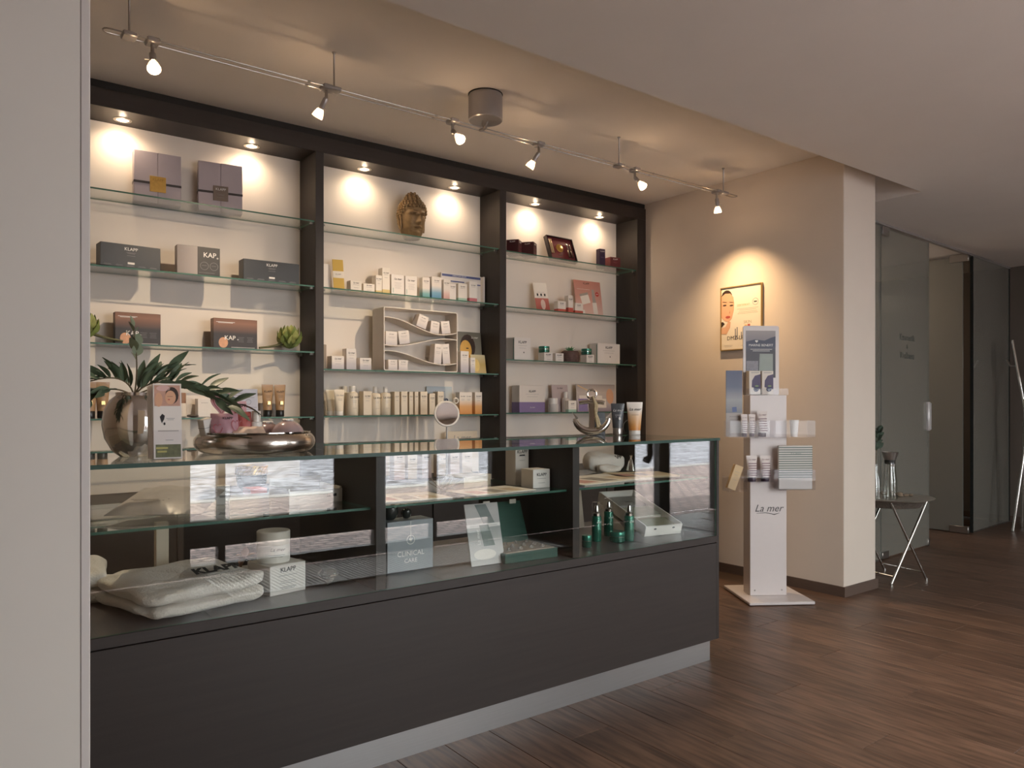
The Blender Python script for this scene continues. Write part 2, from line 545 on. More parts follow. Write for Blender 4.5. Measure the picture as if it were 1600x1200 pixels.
MB().box(7.04, 7.12, -1.10, -1.02, 0, 2.45).obj('frame_post', FRAME, d, smooth=False)
MB().box(6.11, 6.28, -1.10, -1.02, 0, 2.45).obj('frame_post', FRAME, d, smooth=False)
MB().box(5.745, 6.11, -1.066, -1.056, 0.01, 2.45).obj('pane', CLEARG_W, d, smooth=False)
MB().box(6.28, 7.04, -1.066, -1.056, 0.01, 2.45).obj('pane', CLEARG_W, d, smooth=False)
MB().tube([(5.89, -1.02, 0.62), (5.89, -0.98, 0.60), (5.89, -0.95, 0.66), (5.89, -0.95, 0.80), (5.89, -0.95, 1.00), (5.89, -0.95, 1.14), (5.89, -0.98, 1.2), (5.89, -1.02, 1.18)], 0.034, 10).obj('pull_handle', FRAME, d)

# convector grille let into the floor along the windows
g = thing('floor_grille', 'dark slatted convector grille let into the floor along the street windows', 'floor grille', (0, 0, 0))
MB().box(1.45, 4.2, -0.93, -0.91, 0, 0.012).box(1.45, 4.2, -0.31, -0.29, 0, 0.012).box(1.45, 1.47, -0.92, -0.30, 0, 0.012).box(4.18, 4.2, -0.92, -0.30, 0, 0.012).obj('frame', STEEL, g, smooth=False)
MB().box(1.47, 4.18, -0.91, -0.31, 0.0002, 0.001).obj('pit', BLACK, g, smooth=False)
sl = MB().box(-0.007, 0.007, -0.30, 0.30, 0.001, 0.011).mesh('slat', pm('grille_aluminium', '#f0edea', 0.4, metal=0.0, var=0.02), smooth=False)
for k in range(82):
    put('slat', sl, g, (1.49 + k * 0.0328, -0.61, 0))

# the street outside
def brick_mat():
    m = bpy.data.materials.new('pavement_brick'); m.use_nodes = True
    nt = m.node_tree; b = nt.nodes['Principled BSDF']; b.inputs['Roughness'].default_value = 0.85
    tc = nt.nodes.new('ShaderNodeTexCoord'); br = nt.nodes.new('ShaderNodeTexBrick')
    br.inputs['Scale'].default_value = 2.6; br.inputs['Mortar Size'].default_value = 0.045
    br.inputs['Color1'].default_value = lin('#c9b4ad'); br.inputs['Color2'].default_value = lin('#a18f8c'); br.inputs['Mortar'].default_value = lin('#6f6868')
    nt.links.new(tc.outputs['Object'], br.inputs['Vector']); nt.links.new(br.outputs[0], b.inputs['Base Color'])
    return m
struct('pavement', MB().box(-20, 30, -5.2, -1.12, -0.2, -0.02), brick_mat())
struct('curb', MB().box(-20, 30, -5.45, -5.2, -0.2, -0.01), pm('curb_stone', '#b9b6b4', 0.9, var=0.05))
struct('road', MB().box(-20, 30, -13, -5.45, -0.2, -0.08), pm('cobble_grey', '#a2a3ab', 0.9, var=0.3, scale=6, contrast=True))
struct('pavement_far', MB().box(-20, 30, -24, -13, -0.2, -0.02), pm('far_paving', '#b5a8a4', 0.9, var=0.1, scale=20))

# unseen fill light added to brighten the corridor behind the glass
cl = bpy.data.lights.new('corridor_fill', 'POINT'); cl.energy = 13.0; cl.color = (1.0, 0.8, 0.6); cl.shadow_soft_size = 0.12
clo = bpy.data.objects.new('corridor_fill', cl); clo.location = (6.9, 4.3, 2.35); COL.objects.link(clo)
# glazed partition at the back right, a little out of square with the room
gw = put('window_3', None, None, (4.865, 2.875, 0), R(3.31)); gw['kind'] = 'structure'
TGLASS = thin_glass('tinted_partition_glass', (0.50, 0.50, 0.47), 0.06, rough=0.02, haze=0.36, hazecol='#b4b1a6')
TEDGE = pm('partition_glass_edge', '#6f7772', 0.2, var=0.02)
DEDGE = pm('dark_seal', '#171a18', 0.5, var=0)
def pane(b, x0, x1, z0, z1):
    """face glass in slot 0, polished edges in slot 1"""
    b.box(x0, x1, -0.006, 0.006, z0, z1)
    n = len(b.f) - 6
    for k, mi in zip(range(6), (1, 1, 0, 0, 1, 1)):
        b.m[n + k] = mi
    return b
pane(MB(), 0.002, 0.885, 0.012, 2.562).obj('pane', [TGLASS, TEDGE], gw, smooth=False)
pane(MB(), 2.80, 3.80, 0.012, 2.562).obj('pane', [TGLASS, TEDGE], gw, smooth=False)
MB().box(2.788, 2.802, -0.012, 0.012, 0.0, 2.575).obj('seal', DEDGE, gw, smooth=False)
MB().box(3.80, 3.812, -0.012, 0.012, 0.0, 2.575).obj('seal', DEDGE, gw, smooth=False)
MB().box(2.80, 3.81, -0.014, 0.014, 0.0, 0.012).obj('floor_channel', SATIN, gw, smooth=False)
MB().box(0.002, 0.885, -0.014, 0.014, 0.0, 0.012).obj('floor_channel', SATIN, gw, smooth=False)
MB().box(0.002, 3.81, -0.016, 0.016, 2.562, 2.581).obj('head_channel', pm('head_channel_paint', '#8f8a86', 0.5, var=0.02), gw, smooth=False)
gd = put('door_2', None, None, (4.865, 2.875, 0), R(3.31)); gd['kind'] = 'structure'
pane(MB(), 0.893, 1.80, 0.012, 2.55).obj('pane', [TGLASS, TEDGE], gd, smooth=False)
MB().box(0.90, 1.01, -0.016, 0.016, 0.006, 0.06, c=0.003).obj('patch_fitting', SATIN, gd)
MB().box(0.90, 1.02, -0.016, 0.016, 2.49, 2.558, c=0.003).obj('patch_fitting', SATIN, gd)
MB().box(1.765, 1.80, -0.014, 0.014, 0.004, 0.06, c=0.003).obj('patch_fitting', SATIN, gd)
MB().box(1.74, 1.80, -0.03, 0.03, 0.97, 1.21, c=0.012).obj('lock_case', pm('lock_silver', '#c9c5c4', 0.4, metal=0.3, var=0.01), gd)
for s, zz in (('Kosmetik', 1.725), ('&', 1.655), ('Wellness', 1.58)):
    text(gd, s, 0.075 if s != '&' else 0.05, 1.36, -0.0072, zz, pm('etched_lettering', '#454944', 0.7, var=0))
ld = put('door_3', None, None, (7.53, 3.03, 0), R(92)); ld['kind'] = 'structure'
pane(MB(), 0.03, 1.0, 0.012, 2.55).obj('pane', [TGLASS, TEDGE], ld, smooth=False)
MB().box(-0.02, 0.14, -0.018, 0.018, 0.006, 0.07, c=0.003).obj('patch_fitting', SATIN, ld)
MB().box(-0.02, 0.14, -0.018, 0.018, 2.50, 2.57, c=0.003).obj('patch_fitting', SATIN, ld)

# ================================================================ THE WALL SHELF UNIT
su = thing('shelf_unit', 'tall dark wood wall shelving unit with three bays of glass shelves', 'shelving', (0, 0, 0))
YF, YB = 4.15, 4.385
MB().box(0.2, 4.478, YF, YF + 0.022, 2.645, 2.735, c=0.0015).obj('fascia', DARK, su)
MB().box(0.2, 4.478, YF + 0.012, YB + 0.015, 2.735, 2.774).obj('shadow_gap', BLACK, su, smooth=False)
MB().box(0.2, 4.478, YF + 0.02, YB + 0.015, 2.648, 2.70).obj('soffit', DARK, su, smooth=False)
for a, b in ((0.2, 0.26), (1.735, 1.785), (3.045, 3.10), (4.383, 4.478)):
    MB().box(a, b, YF, YB + 0.015, 0.732, 2.646, c=0.0015).obj('upright', DARKV, su)
for a, b in ((0.26, 1.735), (1.785, 3.045), (3.10, 4.383)):
    MB().box(a, b, YB, YB + 0.014, 0.732, 2.647).obj('back_panel', PANEL, su, smooth=False)
SH = [((0.26, 1.735), (2.245, 1.871, 1.4925, 1.12)), ((1.785, 3.045), (2.247, 1.87, 1.396, 1.122)), ((3.10, 4.383), (2.242, 1.861, 1.498, 1.13))]
for (a, b), zs in SH:
    for z in zs:
        m = MB().box(a + 0.002, b - 0.002, 4.163, YB - 0.004, z - 0.004, z + 0.004)
        m.m = [0, 0, 1, 1, 1, 1]
        s = m.obj('glass_shelf', [GLASS, GEDGE], su, smooth=False)
        for xx, sg in ((a, 1), (b, -1)):
            for yy in (4.185, 4.355):
                MB().lathe([(0, 0), (0.0055, 0), (0.0055, 0.02), (0, 0.02)], 10).xf(Matrix.Translation((xx, yy, z - 0.0105)) @ Matrix.Rotation(sg * PI / 2, 4, 'Y')).box(min(xx, xx + sg * 0.018), max(xx, xx + sg * 0.018), yy - 0.006, yy + 0.006, z - 0.0055, z - 0.0042).obj('shelf_support', SATIN, s)
# base cabinets under the shelves, behind the counter
MB().box(0.2, 4.478, 3.83, YB + 0.015, 0.705, 0.73, c=0.001).obj('worktop', DARK, su)
MB().box(0.2, 4.478, 3.87, YB + 0.015, 0.0, 0.705).obj('base_carcass', DARK, su, smooth=False)
for k in range(6):
    xa = 0.21 + k * 0.71
    o = MB().box(xa, xa + 0.70, 3.848, 3.868, 0.09, 0.70, c=0.001).obj('cabinet_door', DARK, su)
    MB().box(xa + 0.25, xa + 0.45, 3.836, 3.848, 0.655, 0.667, c=0.002).obj('door_handle', STEEL, o)
LENS = glow('lamp_lens', '#ffdcae', 14.0)
for sx in (0.761, 1.418, 2.113, 2.776, 3.471, 4.113):
    o = MB().lathe([(0.030, 0), (0.043, 0), (0.043, -0.003), (0.030, -0.006)][::-1], 24, cap=False).obj('downlight', SATIN, su, (sx, 4.295, 2.6485))
    MB().lathe([(0, -0.0015), (0.030, -0.0015), (0.030, 0.0), (0, 0.0)], 20).obj('lens', LENS, o)
    bulb = bpy.data.lights.new('bulb_spill', 'POINT'); bulb.energy = 0.3; bulb.color = WARM; bulb.shadow_soft_size = 0.012
    bo_ = bpy.data.objects.new('bulb_spill', bulb); bo_.location = (sx, 4.295, 2.632); COL.objects.link(bo_)
    spot((sx, 4.295, 2.636), (0, 0.03, -1), 4.0, 165, 1.0, 0.02)

# ================================================================ THE GLASS COUNTER
ct = thing('display_counter', 'long dark wood shop counter with glazed display top and steel plinth', 'counter', (0, 0, 0))
cx0, cx1 = -0.15, 2.886
MB().box(cx0, 2.883, 2.27, 2.30, 0.0, 0.118).obj('plinth', STEEL, ct, smooth=False)
MB().box(2.86, 2.883, 2.30, 2.86, 0.0, 0.118).obj('plinth', STEEL, ct, smooth=False)
MB().box(cx0, 2.868, 2.22, 2.24, 0.113, 0.556, c=0.001).obj('front_panel', DARK, ct)
MB().box(cx0, 2.868, 2.2195, 2.2245, 0.559, 0.59, c=0.001).obj('deck_edge', DARK, ct)
MB().box(cx0, 2.868, 2.225, 2.885, 0.559, 0.59, c=0.001).obj('deck', [pm('deck_grey_laminate', '#5d5859', 0.3, var=0.05)], ct)
MB().box(2.868, cx1, 2.22, 2.885, 0.113, 1.027, c=0.001).obj('end_panel', DARKV, ct)
MB().box(cx0, 2.868, 2.865, 2.885, 0.113, 0.558).obj('rear_panel', DARK, ct, smooth=False)
for a, b in ((1.14, 1.176), (1.995, 2.03)):
    MB().box(a, b, 2.234, 2.885, 0.591, 1.026, c=0.001).obj('divider', DARKV, ct)
m = MB().box(cx0, cx1, 2.214, 2.89, 1.028, 1.04); m.m = [0, 0, 1, 1, 1, 1]
m.obj('top_glass', [CGLASS, pm('counter_glass_edge', '#2b463d', 0.4, spec=0.3, var=0.05)], ct, smooth=False)
m = MB().box(cx0, 2.8675, 2.222, 2.230, 0.5905, 1.0275); m.m = [1, 1, 0, 0, 1, 1]
m.obj('front_glass', [CGLASS, GEDGE], ct, smooth=False)
for a, b in ((cx0, 1.139), (1.177, 1.994), (2.031, 2.867)):
    m = MB().box(a, b, 2.27, 2.88, 0.850, 0.858); m.m = [0, 0, 1, 1, 1, 1]
    m.obj('glass_shelf', [GLASS, pm('counter_shelf_edge', '#2f5a4b', 0.35, spec=0.35, var=0.05)], ct, smooth=False)

# ================================================================ TRACK LIGHTING
RZ, RY = 2.605, 3.20
rail = thing('light_rail', 'twin wire low voltage light rail hung on thin rods under the ceiling', 'light rail', (0, 0, 0))
loop = [(0.52, RY - 0.02, RZ)] + [(0.52 - 0.02 * math.sin(a), RY - 0.02 * math.cos(a), RZ) for a in (0.5, 1.0, 1.57, 2.1, 2.6)] + [(0.52, RY + 0.02, RZ)]
loop2 = [(4.32, RY + 0.02, RZ)] + [(4.32 + 0.02 * math.sin(a), RY + 0.02 * math.cos(a), RZ) for a in (0.5, 1.0, 1.57, 2.1, 2.6)] + [(4.32, RY - 0.02, RZ)]
MB().tube(loop + loop2, 0.0032, 8, closed=True).obj('wire_loop', SATIN, rail)
for rx in (0.59, 1.425, 3.222, 4.205):
    MB().lathe([(0, 0.0), (0.004, 0.0), (0.004, 2.765 - RZ), (0.011, 2.774 - RZ), (0, 2.774 - RZ)], 10).obj('hanger_rod', SATIN, rail, (rx, RY, RZ))
    MB().box(-0.026, 0.026, -0.029, 0.029, -0.009, 0.009, c=0.004).obj('hanger_clamp', CANM, rail, (rx, RY, RZ))
for rx in (1.30, 1.95, 2.75, 3.50):
    MB().box(-0.007, 0.007, -0.024, -0.016, -0.004, 0.004, c=0.001).box(-0.003, 0.011, 0.016, 0.024, -0.004, 0.004, c=0.001).obj('joint_sleeve', SATIN, rail, (rx, RY, RZ))
tr = thing('rail_transformer', 'round silver transformer can fixed to the ceiling over the light rail', 'transformer', (2.235, 3.17, 2.7745))
MB().lathe([(0, -0.135), (0.084, -0.135), (0.0875, -0.131), (0.0875, -0.012), (0.084, -0.010), (0.084, 0), (0, 0)], 36).obj('can', CANM, tr)
MB().lathe([(0.0845, -0.004), (0.089, -0.004), (0.089, -0.0005), (0.0845, -0.0005)], 36, cap=False).obj('rim', BLACK, tr)
MB().tube([(-0.015, 0, -0.135), (-0.012, 0.012, -0.150), (0.004, 0.02, -0.158), (0.0, 0.012, -0.17)], 0.003, 6).tube([(0.012, 0, -0.135), (0.012, 0.005, -0.15), (0.0, 0.02, -0.162)], 0.003, 6).obj('feed_cable', SATIN, tr)
MB().box(-0.009, 0.009, -0.006, 0.05, -0.176, -0.163, c=0.003).obj('feed_clamp', SATIN, tr)
SPOTS = [(0.672, (-0.06, -0.62, -1.0), 40, 'spotlight nearest the looped left end of the rail, tilted towards the room', 80),
         (1.388, (-0.30, 0.72, -1.0), 38, 'spotlight clipped beside the second hanger rod, tilted towards the shelves', 95),
         (2.055, (0.05, -0.8, -0.75), 40, 'spotlight just left of the ceiling transformer, facing into the room', 80),
         (2.611, (-0.35, 0.72, -1.0), 36, 'spotlight just right of the ceiling transformer, turned to the shelves', 95),
         (3.357, (0.12, -0.85, -0.95), 60, 'spotlight right of the third hanger rod, turned to the room floor', 62),
         (4.136, (0.20, 0.05, -1.0), 45, 'spotlight at the right end of the rail, shining onto the picture wall', 105)]
for sx, dr, pw, lb, ang in SPOTS:
    t = thing('spotlight', 'small silver track ' + lb, 'spotlight', (sx, RY, RZ), 0, 'track spotlights on the light rail')
    MB().box(-0.024, 0.024, -0.030, 0.030, -0.011, 0.011, c=0.005).obj('rail_adapter', CANM, t)
    MB().lathe([(0, -0.05), (0.007, -0.05), (0.007, -0.010), (0, -0.010)], 12).obj('stem', SATIN, t)
    D = Vector(dr).normalized(); q = D.to_track_quat('-Z', 'Y'); M = Matrix.Translation((0, 0, -0.045)) @ q.to_matrix().to_4x4()
    MB().lathe([(0, -0.052), (0.0125, -0.052), (0.0125, -0.005), (0.009, 0.002), (0, 0.002)], 18).tube([(0.012, 0, -0.04), (0.03, 0.0, -0.044)], 0.0016, 6).xf(M).obj('lamp_body', CANM, t)
    MB().lathe([(0.0245, -0.093), (0.026, -0.092), (0.024, -0.078), (0.014, -0.052), (0.0, -0.052)], 22, cap=False).xf(M).obj('reflector', thin_glass('dichroic_reflector', (0.42, 0.34, 0.26), 0.10, rough=0.25, haze=0.35, hazecol='#d8d2cc'), t)
    MB().lathe([(0, -0.0925), (0.0245, -0.0925), (0.0245, -0.0915), (0, -0.0915)], 20).xf(M).obj('lens', LENS, t)
    spot(Vector((sx, RY, RZ - 0.045)) + D * 0.099, dr, pw, ang, 1.0, 0.018, (1.0, 0.67, 0.36) if sx > 4 else WARM)
    leak = bpy.data.lights.new('bulb_leak', 'POINT'); leak.energy = 1.8; leak.color = (1.0, 0.82, 0.62); leak.shadow_soft_size = 0.008
    lo = bpy.data.objects.new('bulb_leak', leak); lo.location = Vector((sx, RY, RZ - 0.045)) + D * 0.078; COL.objects.link(lo)
# ================================================================ GOODS ON THE WALL SHELVES
def patch(parent, poly, mat, y, name='print', t=0.0004):
    return MB().prism(poly, y - t, y).obj(name, mat, parent, smooth=False)
def ell(cx, cz, rx, rz, n=16, a0=0.0, a1=2 * PI):
    return [(cx + rx * math.cos(a0 + (a1 - a0) * i / n), cz + rz * math.sin(a0 + (a1 - a0) * i / n)) for i in range(n + (0 if abs(a1 - a0 - 2 * PI) < 1e-6 else 1))]
def rect(x0, x1, z0, z1):
    return [(x0, z0), (x1, z0), (x1, z1), (x0, z1)]
def ring(cx, cz, r, t, n=20):
    b = MB(); vs = []; fs = []
    for i in range(n):
        a = 2 * PI * i / n
        for rr in (r, r - t):
            vs.append((cx + rr * math.cos(a), 0, cz + rr * math.sin(a)))
    for i in range(n):
        j = (i + 1) % n
        fs.append((2 * i, 2 * i + 1, 2 * j + 1, 2 * j))
    return b.add(vs, fs)
def card(name, label, cat, x0, x1, yfoot, z, h, mat, lean=10, yaw=0.0, t=0.004, group=None):
    w = x1 - x0
    o = MB().box(-w / 2, w / 2, -t / 2, t / 2, 0, h, c=min(0.001, t / 3)).obj(name, mat, None, ((x0 + x1) / 2, yfoot, z + t * 0.5 * math.sin(R(lean))))
    o.rotation_euler = (-R(lean), 0, R(yaw))
    return tag(o, label, cat, group)

def shelf_top(zs): return zs + 0.0045
Z1, Z2, Z3, Z4 = 2.2495, 1.8755, 1.4970, 1.1245          # left bay
LILAC = pm('lilac_grey_card', '#b3a8ae', 0.5, var=0.015)
RIBBON = pm('dark_ribbon', '#3a3434', 0.4, var=0.05)
BROWNPL = pm('taupe_plaque', '#74655a', 0.5, var=0.03)
def gift(label, xc, yc, yaw, pm_, txt):
    w, h, d = 0.228, 0.268, 0.062
    o = thing('gift_box', label, 'gift box', (xc, yc, Z1), R(yaw), 'lilac gift boxes on the top left shelf')
    MB().box(-w / 2, -0.0006, -d / 2, d / 2, 0, h, c=0.0015).obj('door_flap', LILAC, o)
    MB().box(0.0006, w / 2, -d / 2, d / 2, 0, h, c=0.0015).obj('door_flap', LILAC, o)
    zr = 0.105
    MB().box(-w / 2 - 0.001, w / 2 + 0.001, -d / 2 - 0.0015, d / 2 + 0.001, zr - 0.006, zr + 0.006).obj('ribbon', RIBBON, o, smooth=False)
    p = MB().box(-0.039, 0.039, -d / 2 - 0.004, -d / 2 - 0.0015, zr - 0.045, zr + 0.037, c=0.0008).obj('plaque', pm_, o)
    text(p, 'KLAPP', 0.019, 0, -d / 2 - 0.0045, zr + 0.018, WINK if txt else pm('gold_engraving', '#a98544', 0.4, metal=0.7, var=0))
    lines(p, -0.02, 0.02, -d / 2 - 0.0042, [zr - 0.008, zr - 0.014, zr - 0.026], GINK if txt else GOLD)
gift('lilac gift box with a shiny gold plaque on its dark ribbon', 0.934, 4.343, -4, GOLD, False)
gift('lilac gift box with a taupe plaque on its dark ribbon', 1.252, 4.322, -9, BROWNPL, True)

BKC = pm('black_card', '#2b2d30', 0.4, var=0.03)
for lb, a, b, yaw, yf in (('long black carton at the left end of the second shelf', 0.635, 0.912, 4, 4.165), ('long black carton at the right end of the second shelf', 1.335, 1.648, -1, 4.175)):
    o = carton('carton', lb, a, b, yf, Z2, 0.113, 0.085, BKC, yaw, 0.0, prints=0, group='long black cartons on the second shelf')
    w = b - a
    text(o, 'KLAPP', 0.022, 0, -0.0433, 0.09, WINK)
    lines(o, -0.022, 0.022, -0.0428, [0.074, 0.069, 0.058], GINK)
    patch(o, rect(-0.016, 0.016, 0.016, 0.026), WINK, -0.0428)
    for k in range(5):
        lines(o, -w * 0.45 + k * w * 0.19, -w * 0.45 + k * w * 0.19 + w * 0.13, -0.0428, [0.006, 0.0095], GINK, t=0.001)
o = carton('carton', 'half silver half black carton lettered KAP between two long black cartons', 0.995, 1.208, 4.17, Z2, 0.147, 0.06, grad('kap_card', [(0, '#857c79'), (0.47, '#a29a97'), (0.471, '#35322f'), (1, '#2b2a2a')], axis='X'), -3, prints=0)
text(o, 'KAP', 0.036, 0.055, -0.031, 0.105, WINK, bold=0.01); text(o, '+', 0.022, 0.094, -0.031, 0.092, WINK)
for cx in (0.028, 0.076):
    ring(cx, 0.048, 0.021, 0.0016).xf(Matrix.Translation((0, -0.0306, 0))).obj('print', GINK, o, smooth=False)
    lines(o, cx - 0.012, cx + 0.012, -0.0302, [0.05], GINK)
lines(o, 0.0, 0.08, -0.0302, [0.012], GINK); lines(o, -0.09, -0.05, -0.0302, [0.118, 0.112], GINK)

KAPB = grad('kap_brown', [(0, '#2c2420'), (0.5, '#2f2621'), (0.62, '#5e4234'), (0.85, '#8a6048'), (1, '#7a523c')])
DROP = pm('amber_drop', '#c98a4e', 0.3, var=0.15, scale=80)
for lb, a, b, yf in (('brown carton lettered KAP behind the leafy branches in the vase', 0.722, 0.936, 4.27), ('brown carton lettered KAP left of the green artichoke', 1.197, 1.434, 4.25)):
    o = carton('carton', lb, a, b, yf, Z3, 0.166, 0.055, KAPB, 0, prints=0, group='brown cartons on the third shelf')
    w = b - a
    text(o, 'KAP', 0.033, -w * 0.13, -0.0285, 0.06, WINK, bold=0.01); text(o, '+', 0.02, w * 0.05, -0.0285, 0.052, WINK)
    patch(o, ell(-w * 0.28, 0.034, 0.025, 0.029), DROP, -0.0279)
    lines(o, -w * 0.44, -w * 0.02, -0.0279, [0.146, 0.142], WINK, t=0.0022)
    for k in (0.12, 0.33):
        lines(o, w * k - 0.017, w * k + 0.017, -0.0279, [0.066, 0.058, 0.05, 0.042], GINK)
    lines(o, -w * 0.1, w * 0.44, -0.0279, [0.01], WINK, t=0.002)

def artichoke(label, loc, rz, r=0.058):
    o = thing('artichoke', label, 'artichoke', loc, rz, 'decorative artichokes on the third left shelf')
    MB().sphere((0, 0, r), r * 0.72, 14, 8, s=(1.1, 1, 1)).obj('heart', pm('artichoke_green', '#6f7f45', 0.6, var=0.2, scale=60), o)
    mats = [pm('artichoke_bract', '#7d8c4c', 0.55, var=0.22, scale=50), pm('artichoke_bract_pale', '#a3a866', 0.55, var=0.2, scale=50)]
    mes = [leaf_mesh('bract', r * 1.05, r * 0.85, m_, 0.5) for m_ in mats]
    k = 0
    for ring_, (el, n) in enumerate(((-60, 6), (-25, 9), (10, 9), (40, 7), (65, 4))):
        for i in range(n):
            a = 2 * PI * (i + 0.5 * (ring_ % 2)) / n; e = R(el)
            p = Vector((math.cos(e) * math.cos(a), math.cos(e) * math.sin(a), math.sin(e)))
            b = put('bract', mes[(i + ring_) % 2], o)
            b.location = Vector((0, 0, r)) + p * r * 0.66
            # overlapping scales, tips pointing towards +x and outwards
            tip = (Vector((0.0, 0, 1.0)) * 0.9 + p * 0.55).normalized()
            x = tip; zax = p - x * p.dot(x)
            zax.normalize(); yax = zax.cross(x)
            b.rotation_euler = Matrix((x, yax, zax)).transposed().to_euler()
            k += 1
    MB().tube([(-r * 0.6, 0, r * 0.8), (-r * 1.3, 0.01, r * 0.55), (-r * 2.1, 0.01, r * 0.38), (-r * 3.0, 0.0, r * 0.25)], [0.009, 0.007, 0.006, 0.006], 8).obj('stem', pm('artichoke_stem', '#5d5c40', 0.7, var=0.1), o)
artichoke('green artichoke with its stem lying beside the brown carton lettered KAP', (1.625, 4.265, Z3), 0)
artichoke('dark artichoke cut off by the left wall edge on the third shelf', (0.575, 4.225, Z3), PI)
TAN = pm('tan_tube', '#a08160', 0.38, var=0.04, coat=0.2)
TANC = pm('black_tube_cap', '#211f1e', 0.3, var=0.02)
for x, lb in ((1.505, 'tan cosmetic tube with black cap, left of the pair at the divider'), (1.578, 'tan cosmetic tube with black cap, right of the pair at the divider'),
              (0.612, 'tan tube with black cap at the wall edge, left of the silver vase'), (0.668, 'tan tube with black cap half behind the silver vase')):
    o = tube_item('cosmetic_tube', lb, x, 4.29, Z4, 0.066, 0.182, TAN, TANC, 'KLAPP', INK, group='tan tubes on the fourth left shelf', shear=0, size=0.016, cap=0.2)
    MB().box(-0.008, 0.008, -0.031, -0.0235, 0.068, 0.086).obj('gold_square', pm('gold_square', '#e6c983', 0.25, metal=0.6, var=0), o, smooth=False)
o = thing('cream_jar', 'cream glass jar with a wooden lid behind the brochure stack', 'jar', (1.03, 4.28, Z4))
MB().lathe([(0, 0), (0.030, 0), (0.037, 0.006), (0.038, 0.05), (0.036, 0.075), (0, 0.075)], 24).obj('jar_body', CREAM, o)
MB().lathe([(0, 0.075), (0.033, 0.075), (0.033, 0.128), (0.031, 0.131), (0, 0.131)], 24).obj('lid', pm('wood_lid', '#8d6a55', 0.5, var=0.15, scale=20, stretch=(1, 1, 8)), o)
o = MB().sphere((0, 0, 0.008), 0.032, 14, 8, s=(1, 0.7, 0.25)).obj('pebble', pm('dark_pebble', '#4e453f', 0.6, var=0.15), None, (1.095, 4.27, Z4)); tag(o, 'flat dark pebble beside the cream jar', 'pebble')
o = carton('carton', 'plain pale carton standing right of the dark pebble', 1.13, 1.20, 4.3, Z4, 0.10, 0.06, WHITE, 0, prints=1)

